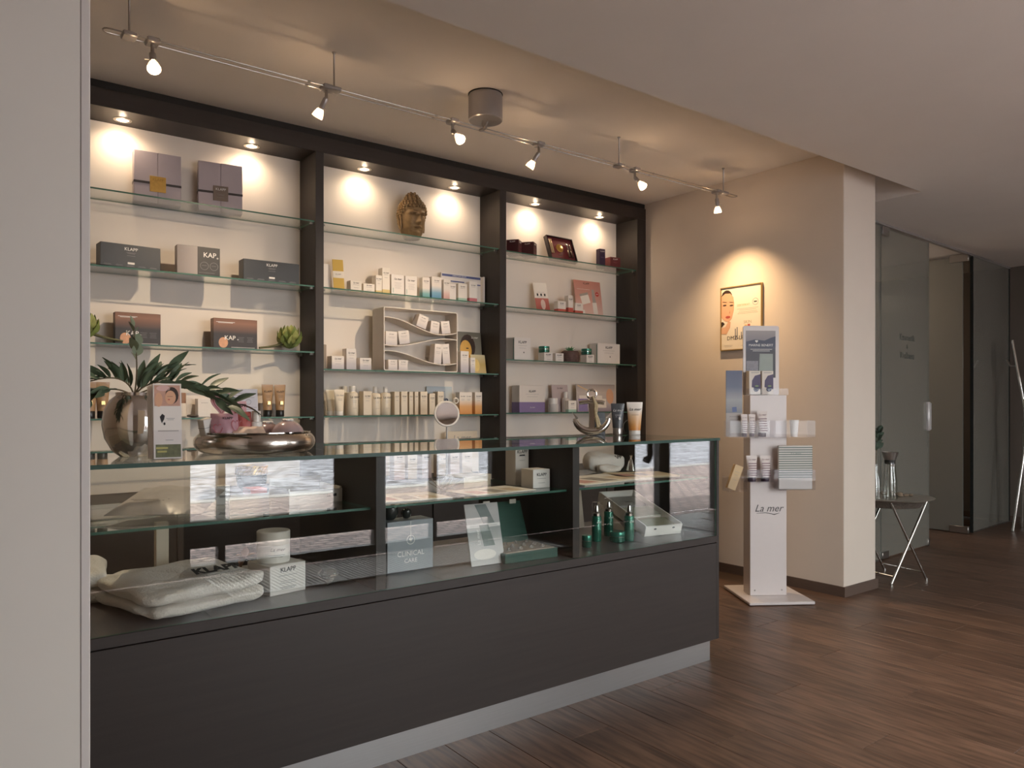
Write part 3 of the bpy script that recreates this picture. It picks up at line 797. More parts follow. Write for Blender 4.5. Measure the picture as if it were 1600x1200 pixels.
# ---- middle bay
Z1, Z2, Z3, Z4 = 2.2515, 1.8745, 1.4005, 1.1265
def buddha(loc):
    o = thing('buddha_head', 'weathered bronze buddha head with curled hair on the top middle shelf', 'sculpture', loc)
    H = 0.30
    prof = [(0, .050), (.05, .056), (.12, .066), (.2, .074), (.3, .077), (.4, .081), (.5, .083), (.6, .082), (.68, .077), (.75, .066), (.8, .052), (.85, .042), (.9, .034), (.95, .022), (.985, .010), (1, 0)]
    def rad(t):
        for (a, ra), (b, rb) in zip(prof[:-1], prof[1:]):
            if t <= b:
                k = (t - a) / (b - a); return ra + (rb - ra) * k
        return 0
    def g(x, s): return math.exp(-(x / s) ** 2)
    def surf(th, t):
        r = rad(t)
        f = max(0, math.cos(th))
        d = 0.0
        if abs(th) < 1.6:
            d += 0.030 * g(th, 0.15) * g(t - 0.315, 0.045) + 0.020 * g(th, 0.10) * g(t - 0.40, 0.07)        # nose
            d += 0.006 * g(abs(th) - 0.2, 0.10) * g(t - 0.30, 0.025)                                        # nostrils
            d += 0.010 * g(abs(th) - 0.45, 0.30) * g(t - (0.525 - 0.05 * (abs(th) - 0.45) ** 2), 0.022)     # brow
            d -= 0.016 * g(abs(th) - 0.40, 0.22) * g(t - 0.470, 0.032)                                      # sockets
            d += 0.011 * g(abs(th) - 0.42, 0.18) * g(t - 0.455, 0.016)                                      # lids
            d += 0.013 * g(th, 0.28) * g(t - 0.225, 0.017) + 0.013 * g(th, 0.22) * g(t - 0.172, 0.018)      # lips
            d -= 0.009 * g(th, 0.34) * g(t - 0.199, 0.010)
            d += 0.013 * g(th, 0.35) * g(t - 0.095, 0.045)                                                    # chin
            d += 0.004 * g(abs(th) - 0.7, 0.3) * g(t - 0.33, 0.09)                                          # cheeks
        hair = t > 0.60 - 0.30 * max(0, abs(th) - 0.9) or abs(th) > 1.75
        if hair and t > 0.12: d += 0.004
        r += d
        return Vector((r * 0.98 * math.sin(th), -r * 1.08 * math.cos(th), t * H))
    b = MB(); NT, NU = 72, 60; vs = []; fs = []
    for i in range(NU + 1):
        for k in range(NT):
            vs.append(surf(-PI + 2 * PI * k / NT, i / NU))
    for i in range(NU):
        for k in range(NT):
            l = (k + 1) % NT
            fs.append((i * NT + k, i * NT + l, (i + 1) * NT + l, (i + 1) * NT + k))
    fs.append(tuple(reversed(range(NT))))
    b.add(vs, fs)
    BRZ = pm('old_bronze', '#8f7552', 0.55, metal=0.2, var=0.25, scale=45, bump=0.25)
    b.obj('head', BRZ, o)
    c = MB()
    rows = 13
    for i in range(rows):
        t = 0.34 + 0.63 * i / (rows - 1)
        n = max(5, int(2 * PI * rad(t) / 0.0195))
        for k in range(n):
            th = -PI + 2 * PI * (k + 0.5 * (i % 2) + 0.15 * i) / n
            th = (th + PI) % (2 * PI) - PI
            if not (t > 0.61 - 0.30 * max(0, abs(th) - 0.9) or abs(th) > 1.75): continue
            p = surf(th, t)
            c.sphere(p + Vector((p.x, p.y, 0)).normalized() * 0.003, 0.0092, 8, 5)
    h = c.obj('hair_curls', BRZ, o); h['kind'] = 'stuff'
    for s in (-1, 1):
        e = [(0.083, 0.0, 0.155), (0.090, 0.010, 0.165), (0.092, 0.020, 0.158), (0.090, 0.022, 0.14), (0.086, 0.016, 0.115), (0.082, 0.012, 0.085), (0.080, 0.008, 0.062), (0.079, -0.003, 0.055), (0.078, -0.008, 0.07), (0.079, -0.006, 0.10), (0.081, -0.006, 0.13)]
        MB().tube([(s * (x + 0.004), y + 0.0, z) for x, y, z in e], 0.0070, 8, closed=True).sphere((s * 0.078, 0.004, 0.105), 0.017, 8, 6, s=(0.35, 0.8, 3.0)).obj('ear', BRZ, o)
    MB().lathe([(0, -0.0), (0.05, 0), (0.052, 0.004), (0.046, 0.010), (0, 0.010)], 24).obj('neck_ring', BRZ, o)
buddha((2.437, 4.275, Z1))

YC = pm('yellow_card', '#d6b45e', 0.5, var=0.03)
card('leaflet', 'narrow white leaflet leaning at the left end of the middle second shelf', 'leaflet', 1.84, 1.905, 4.30, Z2, 0.17, WHITE, 12, 0, 0.002)
o = card('shade_card', 'yellow and white card leaning beside the white leaflet', 'card', 1.895, 1.960, 4.255, Z2, 0.203, grad('yellow_band', [(0, '#d6b45e'), (0.40, '#d6b45e'), (0.401, '#eee7dc'), (0.62, '#eee7dc'), (0.621, '#d6b45e'), (1, '#d6b45e')], constant=True), 16, -14, 0.004)
text(o, 'KLAPP', 0.012, 0, -0.0026, 0.105, GINK)
PY = grad('cream_yellow_base', [(0, '#cfb56e'), (0.2, '#d9c588'), (0.21, '#e8e1d6'), (1, '#e8e1d6')])
for lb, a, b, h in (('low square cream box with yellow base right of the yellow card', 1.998, 2.072, 0.069), ('low cream box with yellow base beside the tall slim boxes', 2.084, 2.160, 0.060),
                    ('slim cream box with yellow base, shorter of the two tall ones', 2.168, 2.210, 0.118), ('slim cream box with yellow base, tallest on the middle second shelf', 2.213, 2.264, 0.169)):
    carton('carton', lb, a, b, 4.25, Z2, h, 0.055, PY, 0, 0.013, 0.82, group='cream boxes with yellow bases', word='La mer', shear=0.3)
for lb, a, b, s in (('white box with fine grey print, left of the matching pair', 2.275, 2.367, 0), ('white box with fine grey print, right of the matching pair', 2.374, 2.460, 1)):
    o = carton('carton', lb, a, b, 4.25, Z2, 0.135, 0.045, WHITE, 0, 0.018, 0.80, group='white boxes with fine grey print', word='La mer', shear=0.3, prints=0)
    lines(o, -0.024, 0.026, -0.0228, [0.085, 0.078, 0.071, 0.064, 0.057, 0.05], GINK, t=0.0009)
    patch(o, rect(-0.034, -0.030, 0.02, 0.05), pm('mint_print', '#9db9ac', 0.5, var=0), -0.0228)
TEAL = grad('teal_fade', [(0, '#4f8d94'), (0.25, '#7fb0b2'), (0.5, '#e5ded6'), (1, '#e8e1d8')])
BLUEF = grad('blue_fade', [(0, '#4a82a8'), (0.3, '#79a6c0'), (0.6, '#e5ded6'), (1, '#e8e1d8')])
PINKF = grad('pink_fade', [(0, '#c79692'), (0.3, '#d9b9b2'), (0.55, '#e5ded6'), (1, '#e8e1d8')])
GRNF = grad('green_foot', [(0, '#9dbfae'), (0.22, '#a9c6b6'), (0.23, '#e9e3da'), (1, '#e9e3da')])
REDF = grad('red_foot', [(0, '#c7737a'), (0.24, '#c7737a'), (0.25, '#e9e3da'), (1, '#e9e3da')])
for lb, a, b, h, mt, yf in (('slim box fading to teal at its foot', 2.500, 2.556, 0.138, TEAL, 4.25), ('slim box fading to blue at its foot', 2.564, 2.638, 0.148, BLUEF, 4.24), ('slim box fading to pink before the blue-headed display card', 2.660, 2.708, 0.14, PINKF, 4.25),
                            ('plain grey-white slim box before the blue-headed display card', 2.714, 2.766, 0.12, WHITE, 4.262), ('slim box with green foot before the blue-headed display card', 2.775, 2.846, 0.126, GRNF, 4.25), ('slim box with red foot before the blue-headed display card', 2.864, 2.928, 0.146, REDF, 4.25)):
    carton('carton', lb, a, b, yf, Z2, h, 0.04, mt, 0, 0.013, 0.84, word='La mer', shear=0.3, prints=1, group='slim fading boxes')
o = thing('display_card', 'tall white display card with blue header bands on the middle second shelf', 'display card', (2.865, 4.345, Z2))
MB().box(-0.165, 0.165, 0, 0.012, 0, 0.205, c=0.001).obj('back_card', WHITE, o)
NAVY = pm('violet_blue_print', '#5c6596', 0.5, var=0.03)
p = patch(o, rect(-0.158, 0.155, 0.182, 0.197), NAVY, -0.0002, 'header_band')
text(p, 'WIRKSTOFF-SERUM', 0.013, -0.02, -0.0009, 0.1895, WINK)
patch(o, rect(-0.09, 0.02, 0.148, 0.156), NAVY, -0.0002, 'text_band'); patch(o, rect(0.05, 0.155, 0.14, 0.148), NAVY, -0.0002, 'text_band')
MB().box(0.157, 0.168, -0.035, 0.0, 0, 0.2).obj('side_wing', WHITE, o, smooth=False)

GREYF = grad('grey_fade', [(0, '#b4b0b8'), (0.3, '#c6c1c4'), (0.6, '#e6dfd7'), (1, '#e6dfd7')])
for lb, a, b, h, d in (('square box fading to grey, left end of the middle third shelf', 1.878, 1.957, 0.082, 0.07), ('tall box fading to grey left of the wavy display stand', 1.972, 2.037, 0.130, 0.06), ('square box fading to grey touching the wavy display stand', 2.060, 2.138, 0.077, 0.07)):
    carton('carton', lb, a, b, 4.25, Z3, h, d, GREYF, 0, 0.015, 0.80, word='La mer', shear=0.3, group='boxes fading to grey')
o = carton('carton', 'taupe carton at the divider behind the square grey-fading box', 1.802, 1.862, 4.29, Z3, 0.15, 0.07, pm('taupe_card', '#9a8b79', 0.5, var=0.03), 0, 0, prints=3)

# white display stand with wave-shaped shelves
ws = thing('wave_display', 'white display stand with three wave shaped shelves and small boxes', 'display stand', (2.4515, 4.175, Z3))
W2, HH, DD = 0.2685, 0.392, 0.15
WAVE = pm('white_wave_plastic', '#dad2c8', 0.4, var=0.01)
def rrect(w, h0, h1, r, n=5):
    pts = []
    for cx, cz, a in ((w - r, h0 + r, -90), (w - r, h1 - r, 0), (-w + r, h1 - r, 90), (-w + r, h0 + r, 180)):
        for k in range(n + 1):
            t = R(a + 90 * k / n); pts.append((cx + r * math.cos(t), cz + r * math.sin(t)))
    return pts
po = rrect(W2, 0, HH, 0.014); pi_ = rrect(W2 - 0.006, 0.006, HH - 0.006, 0.009)
b = MB(); n = len(po)
vs = [(x, 0, z) for x, z in po] + [(x, 0, z) for x, z in pi_] + [(x, DD, z) for x, z in po] + [(x, DD, z) for x, z in pi_]
fs = []
for i in range(n):
    j = (i + 1) % n
    fs += [(i, j, n + j, n + i), (j, i, 2 * n + i, 2 * n + j), (n + i, n + j, 3 * n + j, 3 * n + i), (2 * n + j, 2 * n + i, 3 * n + i, 3 * n + j)]
b.add(vs, fs).obj('frame', WAVE, ws)
MB().prism(pi_, DD - 0.006, DD - 0.002).obj('back_plate', WAVE, ws, smooth=False)
def wave(x, zc, amp, ph): return zc + amp * math.cos(PI * (x + W2) / (2 * W2) * 1.35 + ph)
WV = [(0.285, 0.045, -0.15), (0.185, 0.030, 2.6), (0.085, 0.038, -0.25)]
for zc, amp, ph in WV:
    N = 28; up = []; dn = []
    for k in range(N + 1):
        x = -W2 + 0.006 + (2 * W2 - 0.012) * k / N; z = wave(x, zc, amp, ph)
        dn.append((x, z - 0.0025)); up.append((x, z + 0.0025))
    m = MB(); vs = []; fs = []
    for (x, z0), (_, z1) in zip(dn, up):
        vs += [(x, 0.001, z0), (x, 0.001, z1), (x, DD - 0.006, z0), (x, DD - 0.006, z1)]
    for k in range(N):
        a = 4 * k; c = a + 4
        fs += [(a, c, c + 1, a + 1), (a + 1, c + 1, c + 3, a + 3), (a + 2, a + 3, c + 3, c + 2), (a, a + 2, c + 2, c)]
    m.add(vs, fs).obj('wave_shelf', WAVE, ws)
def wbox(lb, lx, zc, w, h, ay, wv=None):
    """small white box standing in the wave stand; leans with the slope of its shelf"""
    z = Z3 + 0.0065 if wv is None else Z3 + 0.003 + wave(lx, *WV[wv])
    sl = 0 if wv is None else math.atan((wave(lx + 0.02, *WV[wv]) - wave(lx - 0.02, *WV[wv])) / 0.04)
    o = MB().box(-w / 2, w / 2, -0.03, 0.03, 0, h, c=0.001).obj('carton', grad('grey_fade_small', [(0, '#bab6ba'), (0.4, '#d9d2cd'), (1, '#e8e1d9')]), None, (2.4515 + lx, 4.175 + 0.05, z + abs(math.sin(sl)) * w / 2 + 0.001))
    o.rotation_euler = (0, -sl, 0)
    tag(o, lb, 'carton', 'small boxes in the wavy display stand')
    text(o, 'La mer', 0.011, 0, -0.0305, h * 0.8, INK, shear=0.3); lines(o, -w * 0.3, w * 0.3, -0.0302, [h * 0.6, h * 0.52], GINK)
wbox('small box leaning on the slope of the top wave shelf', 0.005, 0, 0.072, 0.080, 0, 0)
wbox('small box in the top wave dip, left of two', 0.105, 0, 0.066, 0.076, 0, 0)
wbox('small box in the top wave dip, right of two', 0.195, 0, 0.066, 0.082, 0, 0)
wbox('small box on the second wave shelf, left of two', -0.205, 0, 0.080, 0.084, 0, 1)
wbox('small box on the second wave shelf, right of two', -0.110, 0, 0.076, 0.082, 0, 1)
wbox('slim upright box on the third wave shelf, left of two', 0.128, 0, 0.056, 0.128, 0, 2)
wbox('slim upright box on the third wave shelf, right of two', 0.198, 0, 0.056, 0.130, 0, 2)
wbox('small box on the floor of the wave stand, left of two', -0.195, 0, 0.064, 0.062, 0, None)
wbox('small box on the floor of the wave stand, right of two', -0.122, 0, 0.066, 0.062, 0, None)

SKIN = pm('printed_skin', '#d8a888', 0.5, var=0.03); HAIRP = pm('printed_hair', '#3b2c24', 0.5, var=0.05); LIPP = pm('printed_lips', '#b5564c', 0.5, var=0)
o = card('poster_card', 'grey green poster card with a golden face behind the wavy stand', 'poster', 2.725, 3.035, 4.335, Z3, 0.292, grad('poster_grey', [(0, '#8f8c80'), (1, '#6e6c62')]), 6)
patch(o, ell(0.04, 0.19, 0.062, 0.085), HAIRP, -0.0022); patch(o, ell(0.022, 0.165, 0.048, 0.07), pm('printed_gold_skin', '#d9a954', 0.4, var=0.08), -0.0027)
patch(o, ell(0.02, 0.125, 0.014, 0.006), LIPP, -0.0032); patch(o, ell(0.035, 0.178, 0.012, 0.004), HAIRP, -0.0032)
text(o, 'La mer', 0.02, 0.10, -0.0026, 0.255, WINK, shear=0.3); lines(o, 0.06, 0.15, -0.0022, [0.13, 0.12], GINK)
o = card('poster_card', 'small gold card leaning before the grey green poster card', 'card', 2.915, 3.035, 4.292, Z3, 0.135, grad('gold_card', [(0, '#d9c28e'), (0.5, '#cdb273'), (1, '#d8cfae')]), 10, t=0.003)
patch(o, ell(-0.02, 0.06, 0.028, 0.045), pm('printed_glow', '#f0d48a', 0.5, var=0.05), -0.0017)
carton('carton', 'tall pale box standing before the poster card', 2.80, 2.866, 4.26, Z3, 0.149, 0.045, GREYF, 0, 0.014, 0.82, word='La mer', shear=0.3)
carton('carton', 'short slim pale box beside the small gold card', 2.874, 2.912, 4.25, Z3, 0.107, 0.035, GREYF, 0, 0.009, 0.82, word='La mer', shear=0.3)

# fourth shelf, middle
CRT = pm('ivory_tube', '#e3d8c4', 0.35, var=0.015, coat=0.2)
tube_item('cosmetic_tube', 'ivory tube at the left end of the bottle row, front one', 1.928, 4.255, Z4, 0.066, 0.156, CRT, WPLAS, 'La mer', GINK, group='ivory tubes in the bottle row')
tube_item('cosmetic_tube', 'ivory tube half hidden behind the first tube of the bottle row', 1.905, 4.325, Z4, 0.062, 0.156, CRT, WPLAS, None, group='ivory tubes in the bottle row')
bottle_item('lotion_bottle', 'ivory bottle with wide cap, first of the bottle row', 2.022, 4.275, Z4, 0.035, 0.178, CRT, WPLAS, 0.2, 0.55, 'La mer', 'ivory bottles on the middle fourth shelf')
bottle_item('lotion_bottle', 'ivory bottle behind the first bottle, cap just showing', 2.005, 4.345, Z4, 0.030, 0.178, CRT, WPLAS, 0.2, 0.5, None, 'ivory bottles on the middle fourth shelf')
bottle_item('lotion_bottle', 'ivory bottle with tapered spray cap in the row', 2.178, 4.28, Z4, 0.033, 0.176, CRT, WPLAS, 0.22, 0.42, 'La mer', 'ivory bottles on the middle fourth shelf')
bottle_item('lotion_bottle', 'ivory bottle with narrow cap, third of the row', 2.248, 4.28, Z4, 0.034, 0.176, CRT, WPLAS, 0.2, 0.40, 'La mer', 'ivory bottles on the middle fourth shelf')
IVB = pm('ivory_card', '#dfd3bf', 0.5, var=0.015)
names = ['ivory box between the first two bottles', 'ivory box right of the narrow-capped bottle, its dark side showing', 'ivory box second right of the narrow-capped bottle', 'thin ivory box third right of the narrow-capped bottle', 'thin ivory box fourth right of the narrow-capped bottle', 'ivory box fifth right of the narrow-capped bottle', 'lower ivory box left of the mirror', 'ivory box just behind the round mirror']
for lb, (a, b, h) in zip(names, ((2.084, 2.140, 0.148), (2.298, 2.334, 0.146), (2.345, 2.391, 0.147), (2.403, 2.432, 0.147), (2.443, 2.470, 0.147), (2.485, 2.537, 0.148), (2.552, 2.595, 0.136), (2.615, 2.662, 0.149))):
    carton('carton', lb, a, b, 4.25, Z4, h, 0.06, IVB, 0, (b - a) * 0.24, 0.80, word='La mer', shear=0.3, group='ivory boxes in the bottle row')
o = card('poster_card', 'blue and white advert card lettered LNP behind the round mirror', 'card', 2.60, 2.80, 4.352, Z4, 0.186, grad('blue_white', [(0, '#7f93ab'), (0.4, '#a9b4bf'), (0.6, '#cfd0cf'), (1, '#b9c4cc')]), 6)
text(o, 'LNP', 0.05, 0.02, -0.0026, 0.085, pm('navy_ink', '#2d3a58', 0.5, var=0), bold=0.03); text(o, 'La mer', 0.026, 0.0, -0.0026, 0.15, pm('navy_ink', '#2d3a58', 0.5, var=0), shear=0.3)
ORF = grad('orange_fade', [(0, '#d9924a'), (0.35, '#e0a868'), (0.65, '#e8ded0'), (1, '#eae2d8')])
o = carton('carton', 'double width box fading to orange right of the round mirror', 2.785, 2.886, 4.25, Z4, 0.147, 0.05, ORF, 0, 0, prints=0, group='boxes fading to orange')
for s in (-1, 1): text(o, 'La mer', 0.013, s * 0.024, -0.0256, 0.12, INK, shear=0.3); lines(o, s * 0.024 - 0.014, s * 0.024 + 0.014, -0.0253, [0.1, 0.094], GINK)
carton('carton', 'narrow box fading to orange at the right end of the bottle row', 2.910, 2.968, 4.25, Z4, 0.148, 0.05, ORF, 0, 0.014, 0.82, word='La mer', shear=0.3, group='boxes fading to orange')

# ---- right bay
Z1, Z2, Z3, Z4 = 2.2465, 1.8655, 1.5025, 1.1345
DRED = pm('dark_red_card', '#4a2024', 0.4, var=0.08)
MAR = pm('maroon_card', '#6a2a30', 0.42, var=0.05)
for lb, x, y, yaw in (('dark red cube box turned corner-on, left of the pair', 3.262, 4.275, 38), ('dark red cube box turned corner-on, right of the pair', 3.395, 4.272, 36)):
    o = MB().box(-0.045, 0.045, -0.045, 0.045, 0, 0.103, c=0.0015).obj('carton', DRED, None, (x, y, Z1), R(yaw))
    tag(o, lb, 'carton', 'dark red cube boxes')
    MB().box(-0.0455, 0.0455, -0.0455, 0.0455, 0.072, 0.0735).obj('lid_seam', INK, o, smooth=False)
    text(o, 'KLAPP', 0.014, 0.0, -0.0458, 0.088, WINK); lines(o, -0.03, 0.03, -0.0455, [0.055, 0.03, 0.024], pm('rose_ink', '#a8676a', 0.5, var=0))
    text(o, 'KLAPP', 0.014, -0.0458, 0.0, 0.088, WINK, rot=(R(90), 0, R(-90)))
o = thing('gift_set', 'open maroon gift set with gold compact and vials leaning back', 'gift set', (3.705, 4.245, Z1 + 0.009))
o.rotation_euler = (-R(20), 0, R(2))
MB().box(-0.125, 0.125, 0, 0.02, 0, 0.185, c=0.001).obj('tray', MAR, o)
MB().box(-0.131, -0.125, -0.012, 0.022, 0, 0.185).box(0.125, 0.131, -0.012, 0.022, 0, 0.185).box(-0.131, 0.131, -0.012, 0.022, 0.185, 0.191).box(-0.131, 0.131, -0.012, 0.022, -0.004, 0.0).obj('rim', pm('black_rim', '#241a1b', 0.35, var=0.02), o, smooth=False)
MB().lathe([(0, 0), (0.033, 0), (0.033, 0.004), (0.029, 0.007), (0, 0.008)], 28).xf(Matrix.Translation((-0.015, 0, 0.10)) @ Matrix.Rotation(PI / 2, 4, 'X')).obj('gold_compact', GOLD, o)
for xx in (-0.105, -0.089):
    MB().box(xx - 0.005, xx + 0.005, -0.008, 0.0, 0.05, 0.165, c=0.001).obj('sachet_bar', pm('champagne_foil', '#c3a98c', 0.3, metal=0.5, var=0.05), o)
for xx in (0.062, 0.092):
    MB().lathe([(0, 0.03), (0.008, 0.03), (0.008, 0.085), (0.004, 0.095), (0, 0.095)], 12).obj('vial', pm('vial_dark', '#5b4a42', 0.15, metal=0.4, var=0.05), o, (xx, -0.008, 0))
    MB().lathe([(0, 0.095), (0.005, 0.095), (0.005, 0.135), (0.002, 0.15), (0, 0.15)], 12).obj('vial_cap', CHROME, o, (xx, -0.008, 0))
text(o, 'KLAPP', 0.016, -0.03, -0.0008, 0.04, INK); lines(o, -0.06, 0.03, -0.0003, [0.022, 0.016], INK)
o = carton('carton', 'tall slim purple box on the top right shelf', 4.095, 4.150, 4.27, Z1, 0.15, 0.045, pm('purple_card', '#3c2848', 0.42, var=0.05), -6, 0, prints=0)
text(o, 'KLAPP', 0.014, 0, -0.0232, 0.13, WINK); lines(o, -0.02, 0.02, -0.0228, [0.088, 0.082], pm('lilac_ink', '#8a7396', 0.5, var=0))
o = carton('carton', 'square maroon box beside the tall purple box', 4.205, 4.305, 4.26, Z1, 0.098, 0.08, MAR, -6, 0, prints=0)
text(o, 'KLAPP', 0.016, 0, -0.0408, 0.082, WINK); lines(o, -0.02, 0.02, -0.0403, [0.06, 0.055], pm('rose_ink', '#a8676a', 0.5, var=0))

REDP = grad('red_white_foot', [(0, '#c4574c'), (0.33, '#c4574c'), (0.34, '#e9e2da'), (1, '#e9e2da')])
o = card('leaflet', 'tall white leaflet with a red picture leaning on the right second shelf', 'leaflet', 3.455, 3.560, 4.245, Z2, 0.235, grad('leaflet_red', [(0, '#9d4f48'), (0.45, '#c0756c'), (0.46, '#ece6e0'), (1, '#ece6e0')]), 22, -18, 0.003)
patch(o, ell(0.005, 0.055, 0.018, 0.042), pm('print_glassy', '#d9c2ba', 0.3, var=0.05), -0.0017)
for k in (-0.028, 0.0, 0.028): patch(o, rect(k - 0.006, k + 0.006, 0.125, 0.145), INK, -0.0017)
lines(o, -0.035, 0.035, -0.0016, [0.118, 0.155], GINK)
for lb, a, b, h in (('small white box with red foot, left of three', 3.640, 3.718, 0.087), ('taller slim white box with red foot, middle of three', 3.741, 3.790, 0.135), ('small white box with red foot before the pink poster', 3.808, 3.890, 0.086)):
    carton('carton', lb, a, b, 4.24, Z2, h, 0.045, REDP, 0, 0.012, 0.80, word='KLAPP', group='white boxes with red feet', prints=1)
o = card('poster_card', 'pink poster card with jar, tube and red sticker on the right shelf', 'poster', 3.885, 4.155, 4.30, Z2, 0.285, grad('pink_poster', [(0, '#e0c4ba'), (0.5, '#cf9c90'), (1, '#c08478')]), 9, -2)
text(o, 'KLAPP', 0.022, -0.01, -0.0026, 0.262, INK)
MILK = pm('printed_white', '#e9e2da', 0.5, var=0.02)
def rot2(poly, a, cx, cz):
    return [(cx + (x) * math.cos(a) - (z) * math.sin(a), cz + x * math.sin(a) + z * math.cos(a)) for x, z in poly]
patch(o, rot2(rect(-0.043, 0.043, -0.035, 0.032), 0.25, -0.035, 0.135), MILK, -0.0022); patch(o, rot2(rect(-0.044, 0.044, 0.032, 0.050), 0.25, -0.035, 0.135), pm('printed_silver', '#aaa39d', 0.5, var=0.02), -0.0023)
patch(o, rot2(rect(-0.022, 0.022, -0.09, 0.0), 0.05, 0.055, 0.115), MILK, -0.0024); patch(o, rot2([(-0.017, 0), (0.017, 0), (0.012, 0.105), (-0.012, 0.105)], 0.05, 0.055, 0.115), pm('printed_silver', '#aaa39d', 0.5, var=0.02), -0.0024)
patch(o, ell(0.092, 0.185, 0.018, 0.018), pm('sticker_red', '#c23b36', 0.5, var=0), -0.0022, 'sticker'); text(o, 'NEU', 0.012, 0.092, -0.003, 0.185, WINK)
lines(o, -0.11, 0.02, -0.0022, [0.215], MILK, t=0.002)
patch(o, rect(-0.11, -0.05, 0.012, 0.05), MILK, -0.0022)

TRIM = pm('sage_green_card', '#6f8f80', 0.5, var=0.03)
for lb, a, b, h, d in (('large pale carton with green edge at the left end of its shelf', 3.245, 3.391, 0.162, 0.10), ('large pale carton with green edge at the right end of its shelf', 4.050, 4.290, 0.160, 0.09)):
    o = carton('carton', lb, a, b, 4.25, Z3, h, d, WHITE, 0, 0.026, 0.80, group='large pale cartons with green edges', prints=2)
    w = b - a
    MB().box(-w / 2 - 0.0006, -w / 2 + 0.003, -d / 2 + 0.006, -d / 2 + 0.014, 0.002, h - 0.01).obj('green_edge', TRIM, o, smooth=False)
    patch(o, ell(0.012, 0.058, 0.004, 0.006), INK, -d / 2 - 0.0003)
SMW = [('small white cube box under the left green jar', 3.517, 3.598), ('small white cube box between green jar and potted succulent', 3.626, 3.704), ('small white cube box under the right green jar', 3.935, 4.013)]
for lb, a, b in SMW:
    carton('carton', lb, a, b, 4.25, Z3, 0.066, 0.07, WHITE, 0, 0.016, 0.76, group='small white cube boxes')
GRJ = pm('green_glass_jar', '#2c5d4e', 0.12, metal=0.35, var=0.05); GRL = pm('green_jar_lid', '#3f8270', 0.2, metal=0.5, var=0.03)
def green_jar(lb, x, y, z, r=0.04, h=0.046):
    o = thing('cream_jar', lb, 'jar', (x, y, z), 0, 'green glass cream jars')
    MB().lathe([(0, 0), (r * 0.9, 0), (r, 0.004), (r, h * 0.55), (0, h * 0.55)], 26).obj('jar_body', GRJ, o)
    MB().lathe([(0, h * 0.57), (r * 0.98, h * 0.57), (r * 1.0, h * 0.60), (r * 1.0, h * 0.95), (r * 0.95, h), (0, h)], 26).obj('lid', GRL, o)
    MB().lathe([(r * 1.003, h * 0.53), (r * 1.015, h * 0.53), (r * 1.015, h * 0.57), (r * 1.003, h * 0.57)], 26).obj('silver_band', CHROME, o)
green_jar('green glass jar on the small white box at left', 3.545, 4.285, Z3 + 0.0668)
green_jar('green glass jar on the small white box beside the large carton', 3.965, 4.285, Z3 + 0.0668)
o = thing('potted_succulent', 'small succulent in a ribbed brown pot between the green jars', 'potted plant', (3.79, 4.275, Z3))
MB().lathe([(0, 0), (0.055, 0)] + [(0.064 + 0.0025 * (k % 2) + 0.006 * math.sin(PI * k / 11), 0.004 + 0.0075 * k) for k in range(11)] + [(0.058, 0.088), (0.055, 0.080), (0, 0.078)], 26).obj('pot', pm('brown_ribbed_pot', '#5c4640', 0.7, var=0.12), o)
sl = leaf_mesh('leaf', 0.05, 0.018, pm('succulent_green', '#5f9d6a', 0.5, var=0.15), 0.5)
for k in range(16):
    a = k * 2.4; e = 0.25 + 0.9 * k / 16
    l = put('leaf', sl, o, (0.004 * math.cos(a), 0.004 * math.sin(a), 0.078)); aim(l, (math.cos(a) * math.cos(e), math.sin(a) * math.cos(e), math.sin(e)))
o = carton('carton', 'cream carton with a violet lower half', 3.29, 3.525, 4.25, Z4, 0.192, 0.09, grad('violet_half', [(0, '#84719c'), (0.38, '#84719c'), (0.381, '#e3dad0'), (1, '#e3dad0')], constant=True), 0, 0.022, 0.78)
text(o, 'La mer', 0.016, 0, -0.0458, 0.036, WINK, shear=0.3)
o = card('poster_card', 'lilac grey backing card behind the small pale jar set', 'card', 3.655, 3.815, 4.31, Z4, 0.205, pm('lilac_card', '#b8a9a8', 0.5, var=0.03), 7)
text(o, 'La mer', 0.02, 0, -0.0026, 0.18, INK, shear=0.3)
o = thing('cream_jar', 'pale frosted jar left of the small bottle set', 'jar', (3.618, 4.27, Z4))
MB().lathe([(0, 0), (0.034, 0), (0.038, 0.006), (0.038, 0.06), (0, 0.06)], 24).obj('jar_body', pm('frosted_jar', '#cdc6c0', 0.3, var=0.02), o); MB().lathe([(0, 0.061), (0.034, 0.061), (0.034, 0.10), (0.031, 0.103), (0, 0.103)], 24).obj('lid', WPLAS, o)
bottle_item('serum_bottle', 'pale bottle behind the small white box with green foot', 3.745, 4.275, Z4, 0.028, 0.15, pm('pale_bottle', '#c9bfb7', 0.3, var=0.02), WPLAS, 0.3, 0.5, None)
carton('carton', 'small white box with green foot before the pale bottle', 3.722, 3.800, 4.215, Z4, 0.085, 0.035, GRNF, 0, 0.012, 0.72)
o = card('poster_card', 'wide picture card with violet and white shapes behind the anchor', 'picture card', 3.885, 4.300, 4.30, Z4, 0.212, grad('picture_grey', [(0, '#9a8fa0'), (0.3, '#bfb6b8'), (0.7, '#c9bdb5'), (1, '#a59b98')]), 5)
patch(o, rect(-0.18, 0.06, 0.10, 0.125), MILK, -0.0022); patch(o, rect(-0.19, -0.10, 0.005, 0.10), pm('print_violet', '#8d7fb0', 0.5, var=0.05), -0.0022); patch(o, rot2(rect(-0.065, 0.065, -0.004, 0.004), -0.35, -0.13, 0.18), pm('print_gold_glow', '#e0c08a', 0.5, var=0), -0.0022)
patch(o, ell(0.145, 0.12, 0.04, 0.06), SKIN, -0.0022); patch(o, rect(0.0, 0.1, 0.03, 0.1), MILK, -0.0022)
